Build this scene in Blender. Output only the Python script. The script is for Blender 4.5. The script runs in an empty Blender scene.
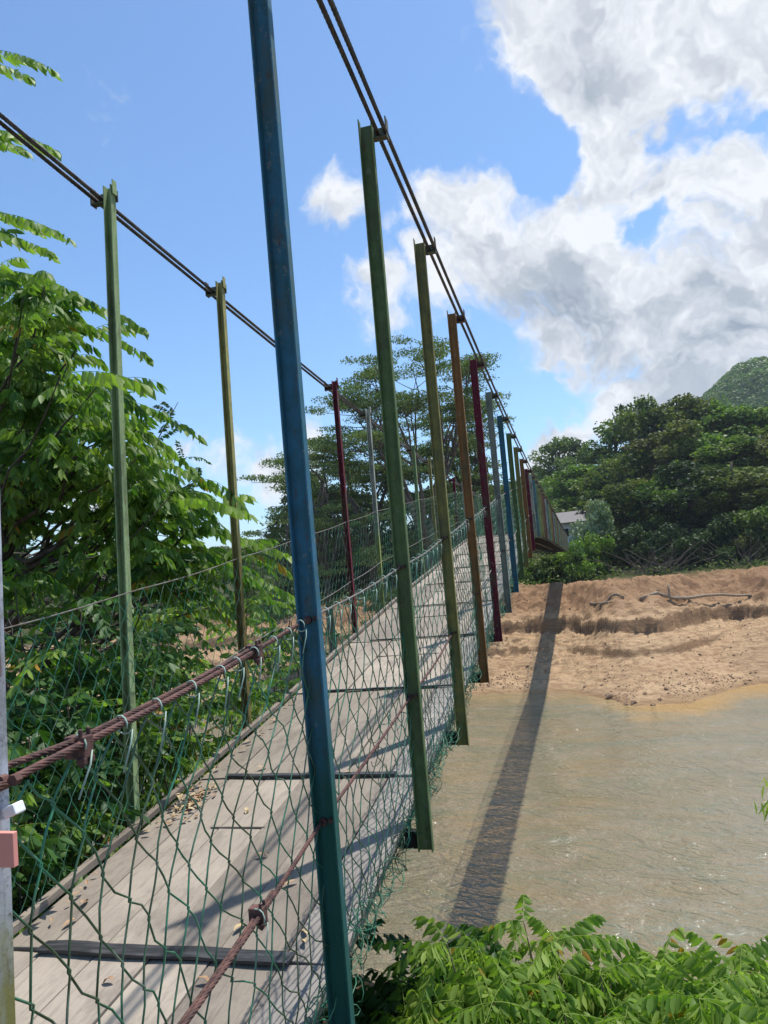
import bpy, math, random
import numpy as np
from mathutils import Vector, Matrix
random.seed(7); RNG = np.random.default_rng(11)
D = bpy.data; SC = bpy.context.scene; COL = SC.collection
# ------------------------------------------------------------------ camera
ROLL, PITCH, YAW, FPX = math.radians(4.914), math.radians(4.456), math.radians(14.257), 740.0
CF = np.array([-math.sin(YAW)*math.cos(PITCH), math.cos(YAW)*math.cos(PITCH), math.sin(PITCH)])
_r = np.array([math.cos(YAW), math.sin(YAW), 0.0]); _u = np.cross(_r, CF)
CR = _r*math.cos(ROLL) - _u*math.sin(ROLL); CU = _u*math.cos(ROLL) + _r*math.sin(ROLL)
cam = D.objects.new('camera', D.cameras.new('camera')); COL.objects.link(cam); SC.camera = cam
cam.data.sensor_width = 36.0; cam.data.lens = 36.0*FPX/1024.0
cam.data.clip_start = 0.05; cam.data.clip_end = 5000
cam.matrix_world = Matrix(((CR[0], CU[0], -CF[0], 0), (CR[1], CU[1], -CF[1], 0), (CR[2], CU[2], -CF[2], 0), (0, 0, 0, 1)))
def ray(px, py):
    return CF + CR*(px-384)/FPX - CU*(py-512)/FPX
def P(px, py, Y):                       # world point at world distance Y seen at that pixel
    d = ray(px, py); return d*(Y/d[1])
# ------------------------------------------------------------------ light
SUN = Vector((0.225, 0.262, 1.0)).normalized()
sl = D.lights.new('sun', 'SUN'); sl.energy = 4.6; sl.angle = math.radians(0.55); sl.color = (1.0, 0.95, 0.87)
so = D.objects.new('sun', sl); COL.objects.link(so); so.rotation_euler = SUN.to_track_quat('Z', 'Y').to_euler()
SC.view_settings.view_transform = 'Standard'; SC.view_settings.look = 'None'
SC.view_settings.exposure = 0.3; SC.view_settings.gamma = 1.0
SKY_STRENGTH = 0.15
# ------------------------------------------------------------------ node helpers
class NT:
    def __init__(s, nt): s.nt = nt
    def n(s, t, **kw):
        nd = s.nt.nodes.new(t)
        for k, v in kw.items(): setattr(nd, k, v)
        return nd
    def put(s, sock, v):
        if isinstance(v, bpy.types.NodeSocket): s.nt.links.new(v, sock)
        elif v is not None: sock.default_value = v
    def m(s, op, a, b=None, c=None, clamp=False):
        nd = s.n('ShaderNodeMath', operation=op); nd.use_clamp = clamp
        s.put(nd.inputs[0], a)
        if b is not None: s.put(nd.inputs[1], b)
        if c is not None: s.put(nd.inputs[2], c)
        return nd.outputs[0]
    def vm(s, op, a, b=None, sc=None):
        nd = s.n('ShaderNodeVectorMath', operation=op); s.put(nd.inputs[0], a)
        if b is not None: s.put(nd.inputs[1], b)
        if sc is not None: s.put(nd.inputs[3], sc)
        return nd.outputs['Value'] if op in ('DISTANCE', 'DOT_PRODUCT', 'LENGTH') else nd.outputs[0]
    def noise(s, vec, scale, detail=4, rough=.55, dist=0.0, out='Fac'):
        nd = s.n('ShaderNodeTexNoise'); s.put(nd.inputs['Vector'], vec)
        nd.inputs['Scale'].default_value = scale; nd.inputs['Detail'].default_value = detail
        nd.inputs['Roughness'].default_value = rough; nd.inputs['Distortion'].default_value = dist
        return nd.outputs[0] if out == 'Fac' else nd.outputs[1]
    def mr(s, v, a, b, c=0.0, d=1.0, smooth=False):
        nd = s.n('ShaderNodeMapRange'); nd.clamp = True
        if smooth: nd.interpolation_type = 'SMOOTHSTEP'
        s.put(nd.inputs['Value'], v)
        for k, x in zip(('From Min', 'From Max', 'To Min', 'To Max'), (a, b, c, d)): s.put(nd.inputs[k], x)
        return nd.outputs['Result']
    def mix(s, f, a, b, blend='MIX'):
        nd = s.n('ShaderNodeMix', data_type='RGBA', blend_type=blend)
        s.put(nd.inputs[0], f)
        for i, x in ((6, a), (7, b)):
            s.put(nd.inputs[i], tuple(x)+(1,) if isinstance(x, (tuple, list)) and len(x) == 3 else x)
        return nd.outputs[2]
    def scale(s, vec, x, y, z):
        nd = s.n('ShaderNodeMapping'); s.put(nd.inputs['Vector'], vec); nd.inputs['Scale'].default_value = (x, y, z)
        return nd.outputs[0]
# ------------------------------------------------------------------ world: sky with cumulus, laid out by world direction
W = D.worlds.new('World'); SC.world = W; W.use_nodes = True
def build_world():
    t = NT(W.node_tree); W.node_tree.nodes.clear()
    out = t.n('ShaderNodeOutputWorld')
    sky = t.n('ShaderNodeTexSky', sky_type='NISHITA'); sky.sun_disc = False
    sky.sun_elevation = math.asin(SUN.z); sky.sun_rotation = math.atan2(SUN.x, SUN.y)
    sky.air_density = 1.0; sky.dust_density = 0.6; sky.ozone_density = 2.0; sky.altitude = 100
    skyc = t.mix(1.0, sky.outputs[0], (0.80, 0.98, 1.10), 'MULTIPLY')
    d = t.n('ShaderNodeTexCoord').outputs['Generated']
    warp = t.vm('SUBTRACT', t.noise(d, 3.2, 5, .6, out='Color'), (0.5, 0.5, 0.5))
    p = t.vm('ADD', d, t.vm('SCALE', warp, sc=0.30))
    fine = t.vm('SUBTRACT', t.noise(d, 14, 5, .6, out='Color'), (0.5, 0.5, 0.5))
    p = t.vm('ADD', p, t.vm('SCALE', fine, sc=0.045))
    def blobs(lst, sharp=1.0):
        acc = None
        for (x, y, r, w) in lst:
            c = ray(x, y); c = c/np.linalg.norm(c)
            dist = t.vm('DISTANCE', p, tuple(c))
            v = t.m('MULTIPLY_ADD', dist, -w/(r/740.0), w)     # w at centre, 0 at r
            v = t.m('MAXIMUM', v, 0.0)
            acc = v if acc is None else t.m('MAXIMUM', acc, v)
        return acc
    B = [(590, 20, 120, 1), (690, 40, 130, 1), (780, 30, 110, .9), (640, 130, 85, 1), (600, 60, 100, 1), (735, 170, 95, 1), (790, 150, 120, 1),
         (470, 215, 70, 1), (500, 265, 90, 1), (560, 255, 80, 1), (620, 300, 140, 1.1), (740, 300, 150, 1.1), (690, 235, 60, .7), (590, 205, 60, .8),
         (700, 370, 110, 1), (760, 230, 90, 1), (690, 170, 80, 1), (545, 340, 80, .9), (440, 290, 55, .8), (572, 428, 60, 1.2), (620, 395, 60, 1.1), (655, 400, 60, 1), (530, 440, 48, 1.1), (560, 385, 50, .5), (610, 415, 60, .8),
         (345, 205, 50, 1.15), (375, 300, 60, .8), (400, 250, 40, .35),
         (235, 475, 75, .75), (190, 455, 50, .6), (290, 500, 80, .8), (330, 440, 60, .45), (470, 430, 50, .7), (100, 520, 90, .7),
         (900, 250, 200, 1), (1000, 60, 160, .9), (-300, 300, 160, .8), (-200, 480, 130, .8), (760, -250, 150, .8)]
    H = [(662, 217, 26, .6), (695, 108, 44, .8), (758, 105, 34, .7), (545, 150, 45, .9), (470, 130, 70, 1.0), (545, 385, 26, .6)]
    base = t.m('SUBTRACT', blobs(B), blobs(H))
    f1 = t.noise(p, 5.5, 9, .62)
    f2 = t.noise(p, 17, 6, .6)
    def dens(f): return t.m('ADD', base, t.m('MULTIPLY', t.m('SUBTRACT', f, .5), 1.5))
    dn = t.m('ADD', dens(f1), t.m('MULTIPLY', t.m('SUBTRACT', f2, .5), .45))
    mask = t.mr(t.m('ADD', dn, t.m('MULTIPLY', t.m('SUBTRACT', t.noise(p, 48, 5, .6), .5), .22)), 0.18, 0.62, smooth=True)
    # billow relief: difference of the density towards the sun
    sdir = (SUN.x, SUN.y, SUN.z)
    p2 = t.vm('ADD', p, tuple(0.030*c for c in sdir)); p3 = t.vm('ADD', p, tuple(0.010*c for c in sdir))
    l1 = t.noise(p, 7, 3.5, .5); g1 = t.noise(p2, 7, 3.5, .5); l2 = t.noise(p, 19, 3, .5); g2 = t.noise(p3, 19, 3, .5)
    relief = t.m('ADD', t.m('MULTIPLY', t.m('SUBTRACT', l1, g1), 2.6), t.m('MULTIPLY', t.m('SUBTRACT', l2, g2), 1.8))
    relief = t.m('MAXIMUM', relief, -.30)
    grey = blobs([(575, 330, 120, 1.0), (660, 330, 120, .8), (740, 340, 100, .9), (510, 320, 80, .7), (620, 370, 80, .8), (690, 370, 90, .8), (600, 60, 70, .55), (650, 110, 70, .45), (700, 60, 70, .3), (730, 230, 70, .45), (480, 270, 60, .35), (900, 300, 150, .9)])
    thick = t.mr(dn, .45, 1.3)
    lum = t.m('ADD', t.m('SUBTRACT', t.m('SUBTRACT', 0.93, t.m('MULTIPLY', t.m('MULTIPLY', grey, t.mr(f2, .35, .65, .45, 1.0)), .85)), t.m('MULTIPLY', thick, .14)), relief)
    lum = t.m('ADD', lum, t.m('MULTIPLY', t.m('SUBTRACT', f2, .5), .22))
    lum = t.m('MAXIMUM', t.m('MINIMUM', lum, 1.05), 0.0)
    cc = t.mix(t.m('MINIMUM', lum, 1.0), (0.27, 0.32, 0.39), (0.78, 0.80, 0.83))
    cmap = t.vm('SCALE', cc, sc=6.6)
    col = t.mix(t.m('MULTIPLY', mask, .97), skyc, cmap)
    bg = t.n('ShaderNodeBackground'); t.put(bg.inputs[0], col); bg.inputs[1].default_value = SKY_STRENGTH
    t.nt.links.new(bg.outputs[0], out.inputs[0])
build_world()
# ------------------------------------------------------------------ materials
def mat(name):
    m = D.materials.new(name); m.use_nodes = True; t = NT(m.node_tree)
    b = m.node_tree.nodes['Principled BSDF']; return m, t, b
def bump(t, b, h, strength=.4, dist=.01):
    nd = t.n('ShaderNodeBump'); nd.inputs['Strength'].default_value = strength; nd.inputs['Distance'].default_value = dist
    t.put(nd.inputs['Height'], h); t.put(b.inputs['Normal'], nd.outputs[0]); return nd
def ocoord(t): return t.n('ShaderNodeTexCoord').outputs['Object']
def gcoord(t): return t.n('ShaderNodeNewGeometry').outputs['Position']
def paint_mat(name, c, c2, dirt=(0.06, 0.05, 0.03), wear=.5, moss=None, moss_z=None):
    m, t, b = mat(name); o = gcoord(t)
    st = t.noise(t.scale(o, 40, 40, 3), 1, 5, .65)
    bl = t.noise(o, 14, 6, .65)
    sp = t.noise(o, 70, 4, .7)
    col = t.mix(t.mr(bl, .38, .60), c, c2)
    col = t.mix(t.m('MULTIPLY', t.mr(t.noise(t.scale(o, 1, 1, .35), 9, 6, .7), .5, .62), .6), col, (.10, .11, .065))
    col = t.mix(t.m('MULTIPLY', t.mr(st, .48, .72), .55), col, dirt)
    col = t.mix(t.m('MULTIPLY', t.mr(sp, .62-.1*wear, .72), .8), col, dirt)
    col = t.mix(t.m('MULTIPLY', t.mr(t.noise(t.scale(o, 1, 1, .22), 60, 5, .7), .60, .68), .7), col, (.13, .055, .03))
    col = t.mix(t.m('MULTIPLY', t.mr(t.noise(t.scale(o, 1, 1, .6), 34, 6, .75), .60, .64), .55), col, (.25, .25, .20))
    if moss:
        z = t.n('ShaderNodeSeparateXYZ'); t.put(z.inputs[0], o)
        f = t.mr(t.m('ADD', z.outputs[2], t.m('MULTIPLY', bl, .4)), moss_z+.12, moss_z+.35, 1, 0)
        col = t.mix(t.m('MULTIPLY', f, t.mr(st, .3, .5, .6, 1)), col, moss)
    t.put(b.inputs['Base Color'], col); b.inputs['Roughness'].default_value = .72
    b.inputs['Specular IOR Level'].default_value = .22
    bump(t, b, t.m('ADD', sp, bl), .35, .002)
    return m
M = {}
M['white'] = paint_mat('weathered_white_paint', (.58, .60, .64), (.40, .42, .46), (.05, .045, .04), .9, (.20, .19, .06), -.46)
M['blue'] = paint_mat('blue_paint', (.045, .17, .26), (.04, .14, .19), (.03, .10, .09), .4, (.02, .10, .075), -.55)
M['green'] = paint_mat('green_paint', (.10, .16, .055), (.14, .20, .075), (.05, .09, .03), .4)
M['olive'] = paint_mat('yellow_green_paint', (.28, .25, .075), (.21, .20, .065), (.09, .06, .02), .5)
M['orange'] = paint_mat('orange_paint', (.33, .15, .05), (.25, .125, .045), (.09, .06, .02), .6)
M['maroon'] = paint_mat('maroon_paint', (.19, .022, .042), (.14, .02, .035), (.07, .02, .02), .5)
M['grey'] = paint_mat('grey_weathered_paint', (.30, .31, .26), (.22, .24, .20), (.09, .08, .05), .7)
M['greenfaded'] = paint_mat('lighter_green_paint', (.27, .38, .16), (.33, .42, .20), (.09, .12, .05), .5)  # brighter copies: sunlight on the left row is put into the colour
M['olivefaded'] = paint_mat('lighter_yellow_green_paint', (.42, .38, .13), (.34, .32, .12), (.13, .09, .03), .5, (.17, .13, .04), .15)
M['greyfaded'] = paint_mat('lighter_grey_paint', (.50, .50, .42), (.38, .40, .32), (.12, .11, .07), .6, (.30, .34, .10), .4)
M['bluefaded'] = paint_mat('lighter_blue_paint', (.13, .26, .30), (.10, .20, .22), (.10, .12, .10), .5)
M['orangefaded'] = paint_mat('lighter_orange_paint', (.36, .23, .11), (.30, .20, .11), (.12, .09, .06), .5)
M['maroonfaded'] = paint_mat('lighter_maroon_paint', (.26, .11, .10), (.20, .09, .08), (.10, .07, .06), .5)
CYC = ['blue', 'green', 'olive', 'orange', 'maroon', 'grey']
m, t, b = mat('rusty_bracket'); o = gcoord(t)
t.put(b.inputs['Base Color'], t.mix(t.mr(t.noise(o, 30, 5), .4, .6), (.05, .05, .035), (.10, .11, .06))); b.inputs['Roughness'].default_value = .7; M['bracket'] = m
m, t, b = mat('black_steel'); b.inputs['Base Color'].default_value = (.018, .018, .018, 1); b.inputs['Roughness'].default_value = .8; M['black'] = m
m, t, b = mat('rusted_cable'); o = gcoord(t)
t.put(b.inputs['Base Color'], t.mix(t.mr(t.noise(o, 45, 5), .38, .62), (.05, .022, .018), (.13, .058, .045))); b.inputs['Roughness'].default_value = .75; M['rust'] = m
m, t, b = mat('galvanised_wire'); o = gcoord(t)
t.put(b.inputs['Base Color'], t.mix(t.mr(t.noise(o, 20, 5), .4, .6), (.22, .22, .20), (.14, .10, .08))); b.inputs['Roughness'].default_value = .6; M['galv'] = m
m, t, b = mat('greased_cable'); o = gcoord(t)
t.put(b.inputs['Base Color'], t.mix(t.mr(t.noise(o, 25, 5), .4, .65), (.035, .032, .032), (.10, .085, .075))); b.inputs['Roughness'].default_value = .6; M['cable'] = m
m, t, b = mat('green_plastic_wire'); o = gcoord(t)
col = t.mix(t.mr(t.noise(o, 3.5, 4), .42, .6), (.035, .20, .11), (.05, .085, .04))
col = t.mix(t.m('MULTIPLY', t.mr(t.noise(o, 9, 3), .55, .68), .8), col, (.17, .22, .16))
t.put(b.inputs['Base Color'], col); b.inputs['Roughness'].default_value = .45; M['wire'] = m
m, t, b = mat('pale_tie_wire'); b.inputs['Base Color'].default_value = (.30, .42, .34, 1); b.inputs['Roughness'].default_value = .5; M['tie'] = m
m, t, b = mat('black_rubber'); o = gcoord(t)
t.put(b.inputs['Base Color'], t.mix(t.mr(t.noise(t.scale(o, 9, 60, 60), 1, 5), .45, .75), (.016, .017, .019), (.07, .07, .075))); b.inputs['Roughness'].default_value = .55
bump(t, b, t.noise(o, 60, 4), .3, .003); M['rubber'] = m
m, t, b = mat('pink_plate'); b.inputs['Base Color'].default_value = (.75, .30, .24, 1); b.inputs['Roughness'].default_value = .5; M['pink'] = m
m, t, b = mat('white_plastic'); b.inputs['Base Color'].default_value = (.75, .75, .73, 1); b.inputs['Roughness'].default_value = .4; M['whitep'] = m
def wood(name, a, bb, dark, gx=1.0):
    m, t, b = mat(name); g = gcoord(t); oi = t.n('ShaderNodeObjectInfo')
    off = t.vm('SCALE', (1, 1, 1), sc=t.m('MULTIPLY', oi.outputs['Random'], 40.))
    q = t.vm('ADD', g, off)
    grain = t.noise(t.scale(q, 60*gx, 2.2, 60), 1, 7, .7, .4)
    fine = t.noise(t.scale(q, 220, 9, 220), 1, 4, .7)
    blot = t.noise(q, 2.6, 6, .62)
    col = t.mix(t.mr(blot, .35, .68), a, bb)
    col = t.mix(t.m('MULTIPLY', t.mr(grain, .50, .72), .5), col, dark)
    col = t.mix(t.m('MULTIPLY', t.mr(fine, .55, .75), .35), col, dark)
    col = t.mix(t.m('MULTIPLY', t.mr(t.noise(t.scale(q, 1, .5, 1), 6, 7, .75), .52, .70), .65), col, dark)
    v = t.m('MULTIPLY_ADD', oi.outputs['Random'], .48, .72)
    col = t.mix(1.0, col, t.vm('SCALE', (1, 1, 1), sc=v), 'MULTIPLY')
    t.put(b.inputs['Base Color'], col); b.inputs['Roughness'].default_value = .85; b.inputs['Specular IOR Level'].default_value = .25
    bump(t, b, t.m('ADD', grain, t.m('MULTIPLY', fine, .5)), .5, .004)
    return m
M['wood'] = wood('weathered_plank_wood', (.345, .295, .235), (.25, .21, .17), (.12, .10, .085))
M['greywood'] = wood('grey_rough_plank_wood', (.33, .30, .26), (.22, .20, .18), (.07, .06, .052))
M['edgewood'] = wood('rough_edge_wood', (.27, .225, .18), (.16, .13, .105), (.04, .034, .03))
def leafmat(name, c1, c2, trans=.35, rough=.5, spec=.3, hue=0.0, dry=None):
    m, t, b = mat(name)
    at = t.n('ShaderNodeAttribute', attribute_name='tint').outputs['Fac']
    oi = t.n('ShaderNodeObjectInfo').outputs['Random']
    col = t.mix(at, c1, c2)
    if dry: col = t.mix(t.mr(at, .988, .995), col, dry)
    if hue: 
        h = t.n('ShaderNodeHueSaturation'); t.put(h.inputs['Color'], col)
        t.put(h.inputs['Hue'], t.m('MULTIPLY_ADD', oi, hue, .5-hue*.6)); t.put(h.inputs['Value'], t.m('MULTIPLY_ADD', oi, .5, .75)); col = h.outputs[0]
    t.put(b.inputs['Base Color'], col); b.inputs['Roughness'].default_value = rough; b.inputs['Specular IOR Level'].default_value = spec
    tr = t.n('ShaderNodeBsdfTranslucent'); t.put(tr.inputs[0], t.mix(1.0, col, (1.25, 1.5, .55), 'MULTIPLY'))
    mx = t.n('ShaderNodeMixShader'); mx.inputs[0].default_value = trans
    t.nt.links.new(b.outputs[0], mx.inputs[1]); t.nt.links.new(tr.outputs[0], mx.inputs[2])
    t.nt.links.new(mx.outputs[0], t.nt.nodes['Material Output'].inputs[0]); return m
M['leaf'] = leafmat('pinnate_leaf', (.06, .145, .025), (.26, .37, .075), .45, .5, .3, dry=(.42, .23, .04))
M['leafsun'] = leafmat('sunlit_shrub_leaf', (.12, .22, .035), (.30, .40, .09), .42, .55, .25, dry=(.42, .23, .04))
M['leafdark'] = leafmat('shaded_shrub_leaf', (.022, .065, .016), (.065, .15, .03), .3, .5, .3)  # darker copy of the leaf, shade put into its colour
M['far'] = leafmat('forest_leaf', (.028, .062, .016), (.17, .21, .05), .3, .6, .2, hue=.05)
M['farpale'] = leafmat('pale_leaf', (.13, .20, .09), (.30, .36, .22), .2, .6, .3)
M['farbright'] = leafmat('bright_leaf', (.05, .11, .02), (.17, .25, .05), .35, .5, .3)
M['yellowbush'] = leafmat('fresh_bush_leaf', (.08, .16, .025), (.20, .29, .05), .4, .5, .3)
M['olivefar'] = leafmat('yellowish_leaf', (.045, .065, .02), (.17, .18, .055), .25, .6, .2, hue=.04)
M['airy'] = leafmat('feathery_leaf', (.06, .11, .035), (.17, .22, .08), .3, .6, .2)
M['deep'] = leafmat('deep_green_leaf', (.018, .04, .013), (.06, .095, .03), .22, .6, .2)
M['grass'] = leafmat('grass_blade', (.07, .15, .03), (.17, .26, .06), .35, .5, .3, dry=(.35, .28, .12))
M['yellow'] = leafmat('yellow_green_leaf', (.25, .35, .05), (.42, .48, .09), .4, .5, .3)
def barkmat(name, a, bb):
    m, t, b = mat(name); o = gcoord(t)
    t.put(b.inputs['Base Color'], t.mix(t.mr(t.noise(t.scale(o, 1, 1, .3), 12, 5), .38, .62), a, bb)); b.inputs['Roughness'].default_value = .9
    bump(t, b, t.noise(o, 40, 4), .4, .01); return m
M['bark'] = barkmat('dark_bark', (.045, .035, .027), (.10, .08, .06)); M['palebark'] = barkmat('pale_bark', (.22, .20, .17), (.34, .31, .27))
M['drywood'] = barkmat('dry_grey_wood', (.17, .125, .085), (.34, .27, .19)); M['brush'] = barkmat('dark_dry_twigs', (.07, .055, .04), (.15, .12, .09))
m, t, b = mat('dry_leaf'); oi = t.n('ShaderNodeObjectInfo').outputs['Random']
at = t.n('ShaderNodeAttribute', attribute_name='tint').outputs['Fac']
t.put(b.inputs['Base Color'], t.mix(t.m('FRACT', t.m('ADD', oi, at)), (.45, .35, .18), (.30, .16, .08))); b.inputs['Roughness'].default_value = .6; M['dry'] = m
# ------------------------------------------------------------------ object helpers
def tag(o, label=None, cat=None, group=None, kind=None):
    if label: o['label'] = label
    if cat: o['category'] = cat
    if group: o['group'] = group
    if kind: o['kind'] = kind
    return o
def mesh(name, V, F, material, tint=None, smooth=False):
    V = np.asarray(V, dtype=np.float32).reshape(-1, 3); me = D.meshes.new(name)
    if isinstance(F, np.ndarray):
        n, k = F.shape; me.vertices.add(len(V)); me.vertices.foreach_set('co', V.ravel())
        me.loops.add(n*k); me.loops.foreach_set('vertex_index', F.astype(np.int32).ravel())
        me.polygons.add(n); me.polygons.foreach_set('loop_start', np.arange(0, n*k, k, dtype=np.int32))
        me.update(calc_edges=True); me.validate()
    else:
        me.from_pydata(V.tolist(), [], F); me.update()
    if tint is not None:
        a = me.attributes.new('tint', 'FLOAT', 'POINT'); a.data.foreach_set('value', np.asarray(tint, dtype=np.float32))
    if smooth: me.polygons.foreach_set('use_smooth', np.ones(len(me.polygons), dtype=bool))
    if material: me.materials.append(material)
    return me
def link(name, me, parent=None):
    o = D.objects.new(name, me); COL.objects.link(o)
    if parent: o.parent = parent
    return o
def empty(name, loc=(0, 0, 0), rz=0.0):
    o = D.objects.new(name, None); COL.objects.link(o); o.location = tuple(float(c) for c in loc); o.rotation_euler = (0, 0, rz)
    o.empty_display_size = .1; return o
class G:                                   # geometry collector, quads only (tris repeat last index as separate list)
    def __init__(s): s.V = []; s.F = []; s.n = 0
    def add(s, V, F):
        V = np.asarray(V, float).reshape(-1, 3); s.V.append(V); s.F += [tuple(int(i)+s.n for i in f) for f in F]; s.n += len(V)
    def box(s, a, b, R=None, c=None):
        a = np.array(a, float); b = np.array(b, float)
        V = np.array([[x, y, z] for z in (a[2], b[2]) for y in (a[1], b[1]) for x in (a[0], b[0])])
        if R is not None: V = V@np.array(R).T
        if c is not None: V = V+np.array(c)
        s.add(V, [(0, 2, 3, 1), (4, 5, 7, 6), (0, 1, 5, 4), (2, 6, 7, 3), (0, 4, 6, 2), (1, 3, 7, 5)])
    def tube(s, path, r, n=6, cap=True):
        path = np.asarray(path, float); m = len(path); r = np.broadcast_to(np.asarray(r, float), (m,))
        T = np.gradient(path, axis=0); T /= np.linalg.norm(T, axis=1)[:, None]+1e-12
        u = np.cross(T[0], [0, 0, 1.]); 
        if np.linalg.norm(u) < .1: u = np.cross(T[0], [1., 0, 0])
        u /= np.linalg.norm(u); V = []
        an = np.arange(n)*2*math.pi/n
        for i in range(m):
            u = u-T[i]*(u@T[i]); u /= np.linalg.norm(u)+1e-12; v = np.cross(T[i], u)
            V.append(path[i]+r[i]*(np.cos(an)[:, None]*u+np.sin(an)[:, None]*v))
        F = [(i*n+j, i*n+(j+1) % n, (i+1)*n+(j+1) % n, (i+1)*n+j) for i in range(m-1) for j in range(n)]
        if cap: F += [tuple(range(n))[::-1], tuple((m-1)*n+j for j in range(n))]
        s.add(np.concatenate(V), F)
    def rope(s, path, R, pitch=.11, strands=6, seg=7, n=5):
        path = np.asarray(path, float); L = np.r_[0, np.cumsum(np.linalg.norm(np.diff(path, axis=0), axis=1))]
        m = max(int(L[-1]/pitch*seg), 8); q = np.linspace(0, L[-1], m)
        c = np.stack([np.interp(q, L, path[:, k]) for k in range(3)], 1)
        T = np.gradient(c, axis=0); T /= np.linalg.norm(T, axis=1)[:, None]
        u = np.cross(T, [1., 0, 0]); u /= np.linalg.norm(u, axis=1)[:, None]; v = np.cross(T, u)
        rs = R*.42
        for k in range(strands):
            a = q/pitch*2*math.pi+k*2*math.pi/strands
            s.tube(c+(R-rs)*(np.cos(a)[:, None]*u+np.sin(a)[:, None]*v), rs, n)
    def obj(s, name, material, parent=None, smooth=False, bevel=0):
        me = mesh(name, np.concatenate(s.V), s.F, material, smooth=smooth); o = link(name, me, parent)
        if bevel:
            bm = o.modifiers.new('bevel', 'BEVEL'); bm.width = bevel; bm.segments = 2; bm.limit_method = 'ANGLE'
        return o
def vnoise(x, y, seed=0):
    x = np.asarray(x, float); y = np.asarray(y, float); xi = np.floor(x).astype(np.int64); yi = np.floor(y).astype(np.int64)
    fx = x-xi; fy = y-yi; fx = fx*fx*(3-2*fx); fy = fy*fy*(3-2*fy)
    def h(a, b):
        n = (a*374761393+b*668265263+seed*1442695041) & 0x7fffffff
        n = ((n ^ (n >> 13))*1274126177) & 0x7fffffff; n = n ^ (n >> 16); return (n & 0xffff)/65535.0
    return (h(xi, yi)*(1-fx)+h(xi+1, yi)*fx)*(1-fy)+(h(xi, yi+1)*(1-fx)+h(xi+1, yi+1)*fx)*fy
def fbm(x, y, oct=4, seed=0, ridge=False):
    s = 0; a = .5; tot = 0
    for i in range(oct):
        n = vnoise(x*2**i, y*2**i, seed+i*17)
        if ridge: n = 1-abs(2*n-1)
        s = s+a*n; tot += a; a *= .52
    return s/tot
# ------------------------------------------------------------------ terrain
WZ = -9.9
def shore_far(x):
    return np.interp(x, [-200, -70, -36, -14, -6.5, -1.2, 2.6, 6, 9, 12, 19, 36, 90], [71, 62, 58.5, 57, 56.5, 54.8, 49.5, 50, 54.2, 56.5, 52.4, 50, 48])
HX = float(P(748, 372, 480)[0]); HA = float(P(748, 372, 480)[2])-14
def terr(x, y):
    x = np.asarray(x, float); y = np.asarray(y, float); x, y = np.broadcast_arrays(x, y)
    w1 = fbm(x*.11, y*.11, 4, 3)-.5; w2 = fbm(x*.5, y*.5, 4, 9)-.5; w3 = fbm(x*1.9, y*1.9, 4, 21)-.5
    t = y-shore_far(x)+w1*2.6+w2*1.2
    prof = np.interp(t, [-14, -6, -1.5, 0, 1.0, 3.4, 8.1, 8.6, 9.8, 11.9, 12.2, 14, 16.6, 18.3, 21, 27, 45, 75, 110, 160],
                        [-12.5, -11.2, -10.2, WZ, -9.55, -9.05, -8.06, -7.5, -7.15, -6.65, -5.62, -5.2, -3.6, -2.93, -3.1, -2.8, 0, 3, 3.5, 3])
    sm = 1-.65*np.clip((x+1)/7, 0, 1)*np.clip((68-y)/3, 0, 1)
    bankz = np.clip((t-.5)/4, 0, 1)*np.clip((34-t)/10, 0, 1)
    prof = prof+bankz*sm*(w2*.6+w3*.5+(fbm(x*4, y*4, 3, 41, True)-.6)*.55)+np.clip((t-10)/3, 0, 1)*np.clip((24-t)/4, 0, 1)*(fbm(x*.42, y*.42, 4, 33, True)-.62)*1.1
    # heaped sand on the right
    hx, hy = 23.0, 63.8
    q = np.sqrt(((x-hx)/19.)**2+((y-hy)/11.)**2)
    prof = np.maximum(prof, np.where(q < 1, -10.3+7.5*(1-q)+w2*.15+w3*.05, -99))
    # foot of the near heap by the water
    q = np.sqrt(((x-3.6)/10.5)**2+((y-60.)/8.5)**2)
    prof = np.maximum(prof, np.where(q < 1, -10.6+2.8*(1-q)+w2*.5+w3*.2, -99))
    # hill to the right, behind
    hill = 7.5*np.exp(-((x-48)/34.)**2)*np.clip((y-78)/38., 0, 1.2)
    far = HA*(.93+.14*fbm(x*.03, y*.03, 4, 51))*np.exp(-(np.abs((x-HX-2)/58.)**1.8+((y-480)/90.)**2))+18*np.exp(-(((x-20)/160.)**2+((y-420)/80.)**2))
    left = 22*np.exp(-(((x+330)/200.)**2+((y-520)/120.)**2))
    prof = prof+hill+far+left
    # near bank
    nb = np.interp(y+w1*1.5, [-60, .3, 1.0, 2.6, 5, 9, 13.5, 15.5, 20, 30], [-1.7, -1.75, -2.3, -3.9, -5.2, -7.6, -9.7, -10.6, -12, -13])
    nl = np.interp(y+w1*2, [-60, 0, 4, 6.5, 10, 15, 18, 30], [-2.0, -2.3, -2.5, -3.1, -5.6, -9.3, -11.4, -13])
    f = np.clip((-2.6-x)/.9, 0, 1); f = f*f*(3-2*f)
    nb = nb*(1-f)+nl*f+np.clip((14-y)/4, 0, 1)*(w2*.3+w3*.1)
    return np.maximum(prof, nb)
def axis(lo, hi, a, b, step, g=1.12):
    c = list(np.arange(a, b+step/2, step)); s = step; v = a
    while v > lo: s *= g; v -= s; c.insert(0, v)
    s = step; v = c[-1]
    while v < hi: s *= g; v += s; c.append(v)
    return np.array(c)
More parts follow.
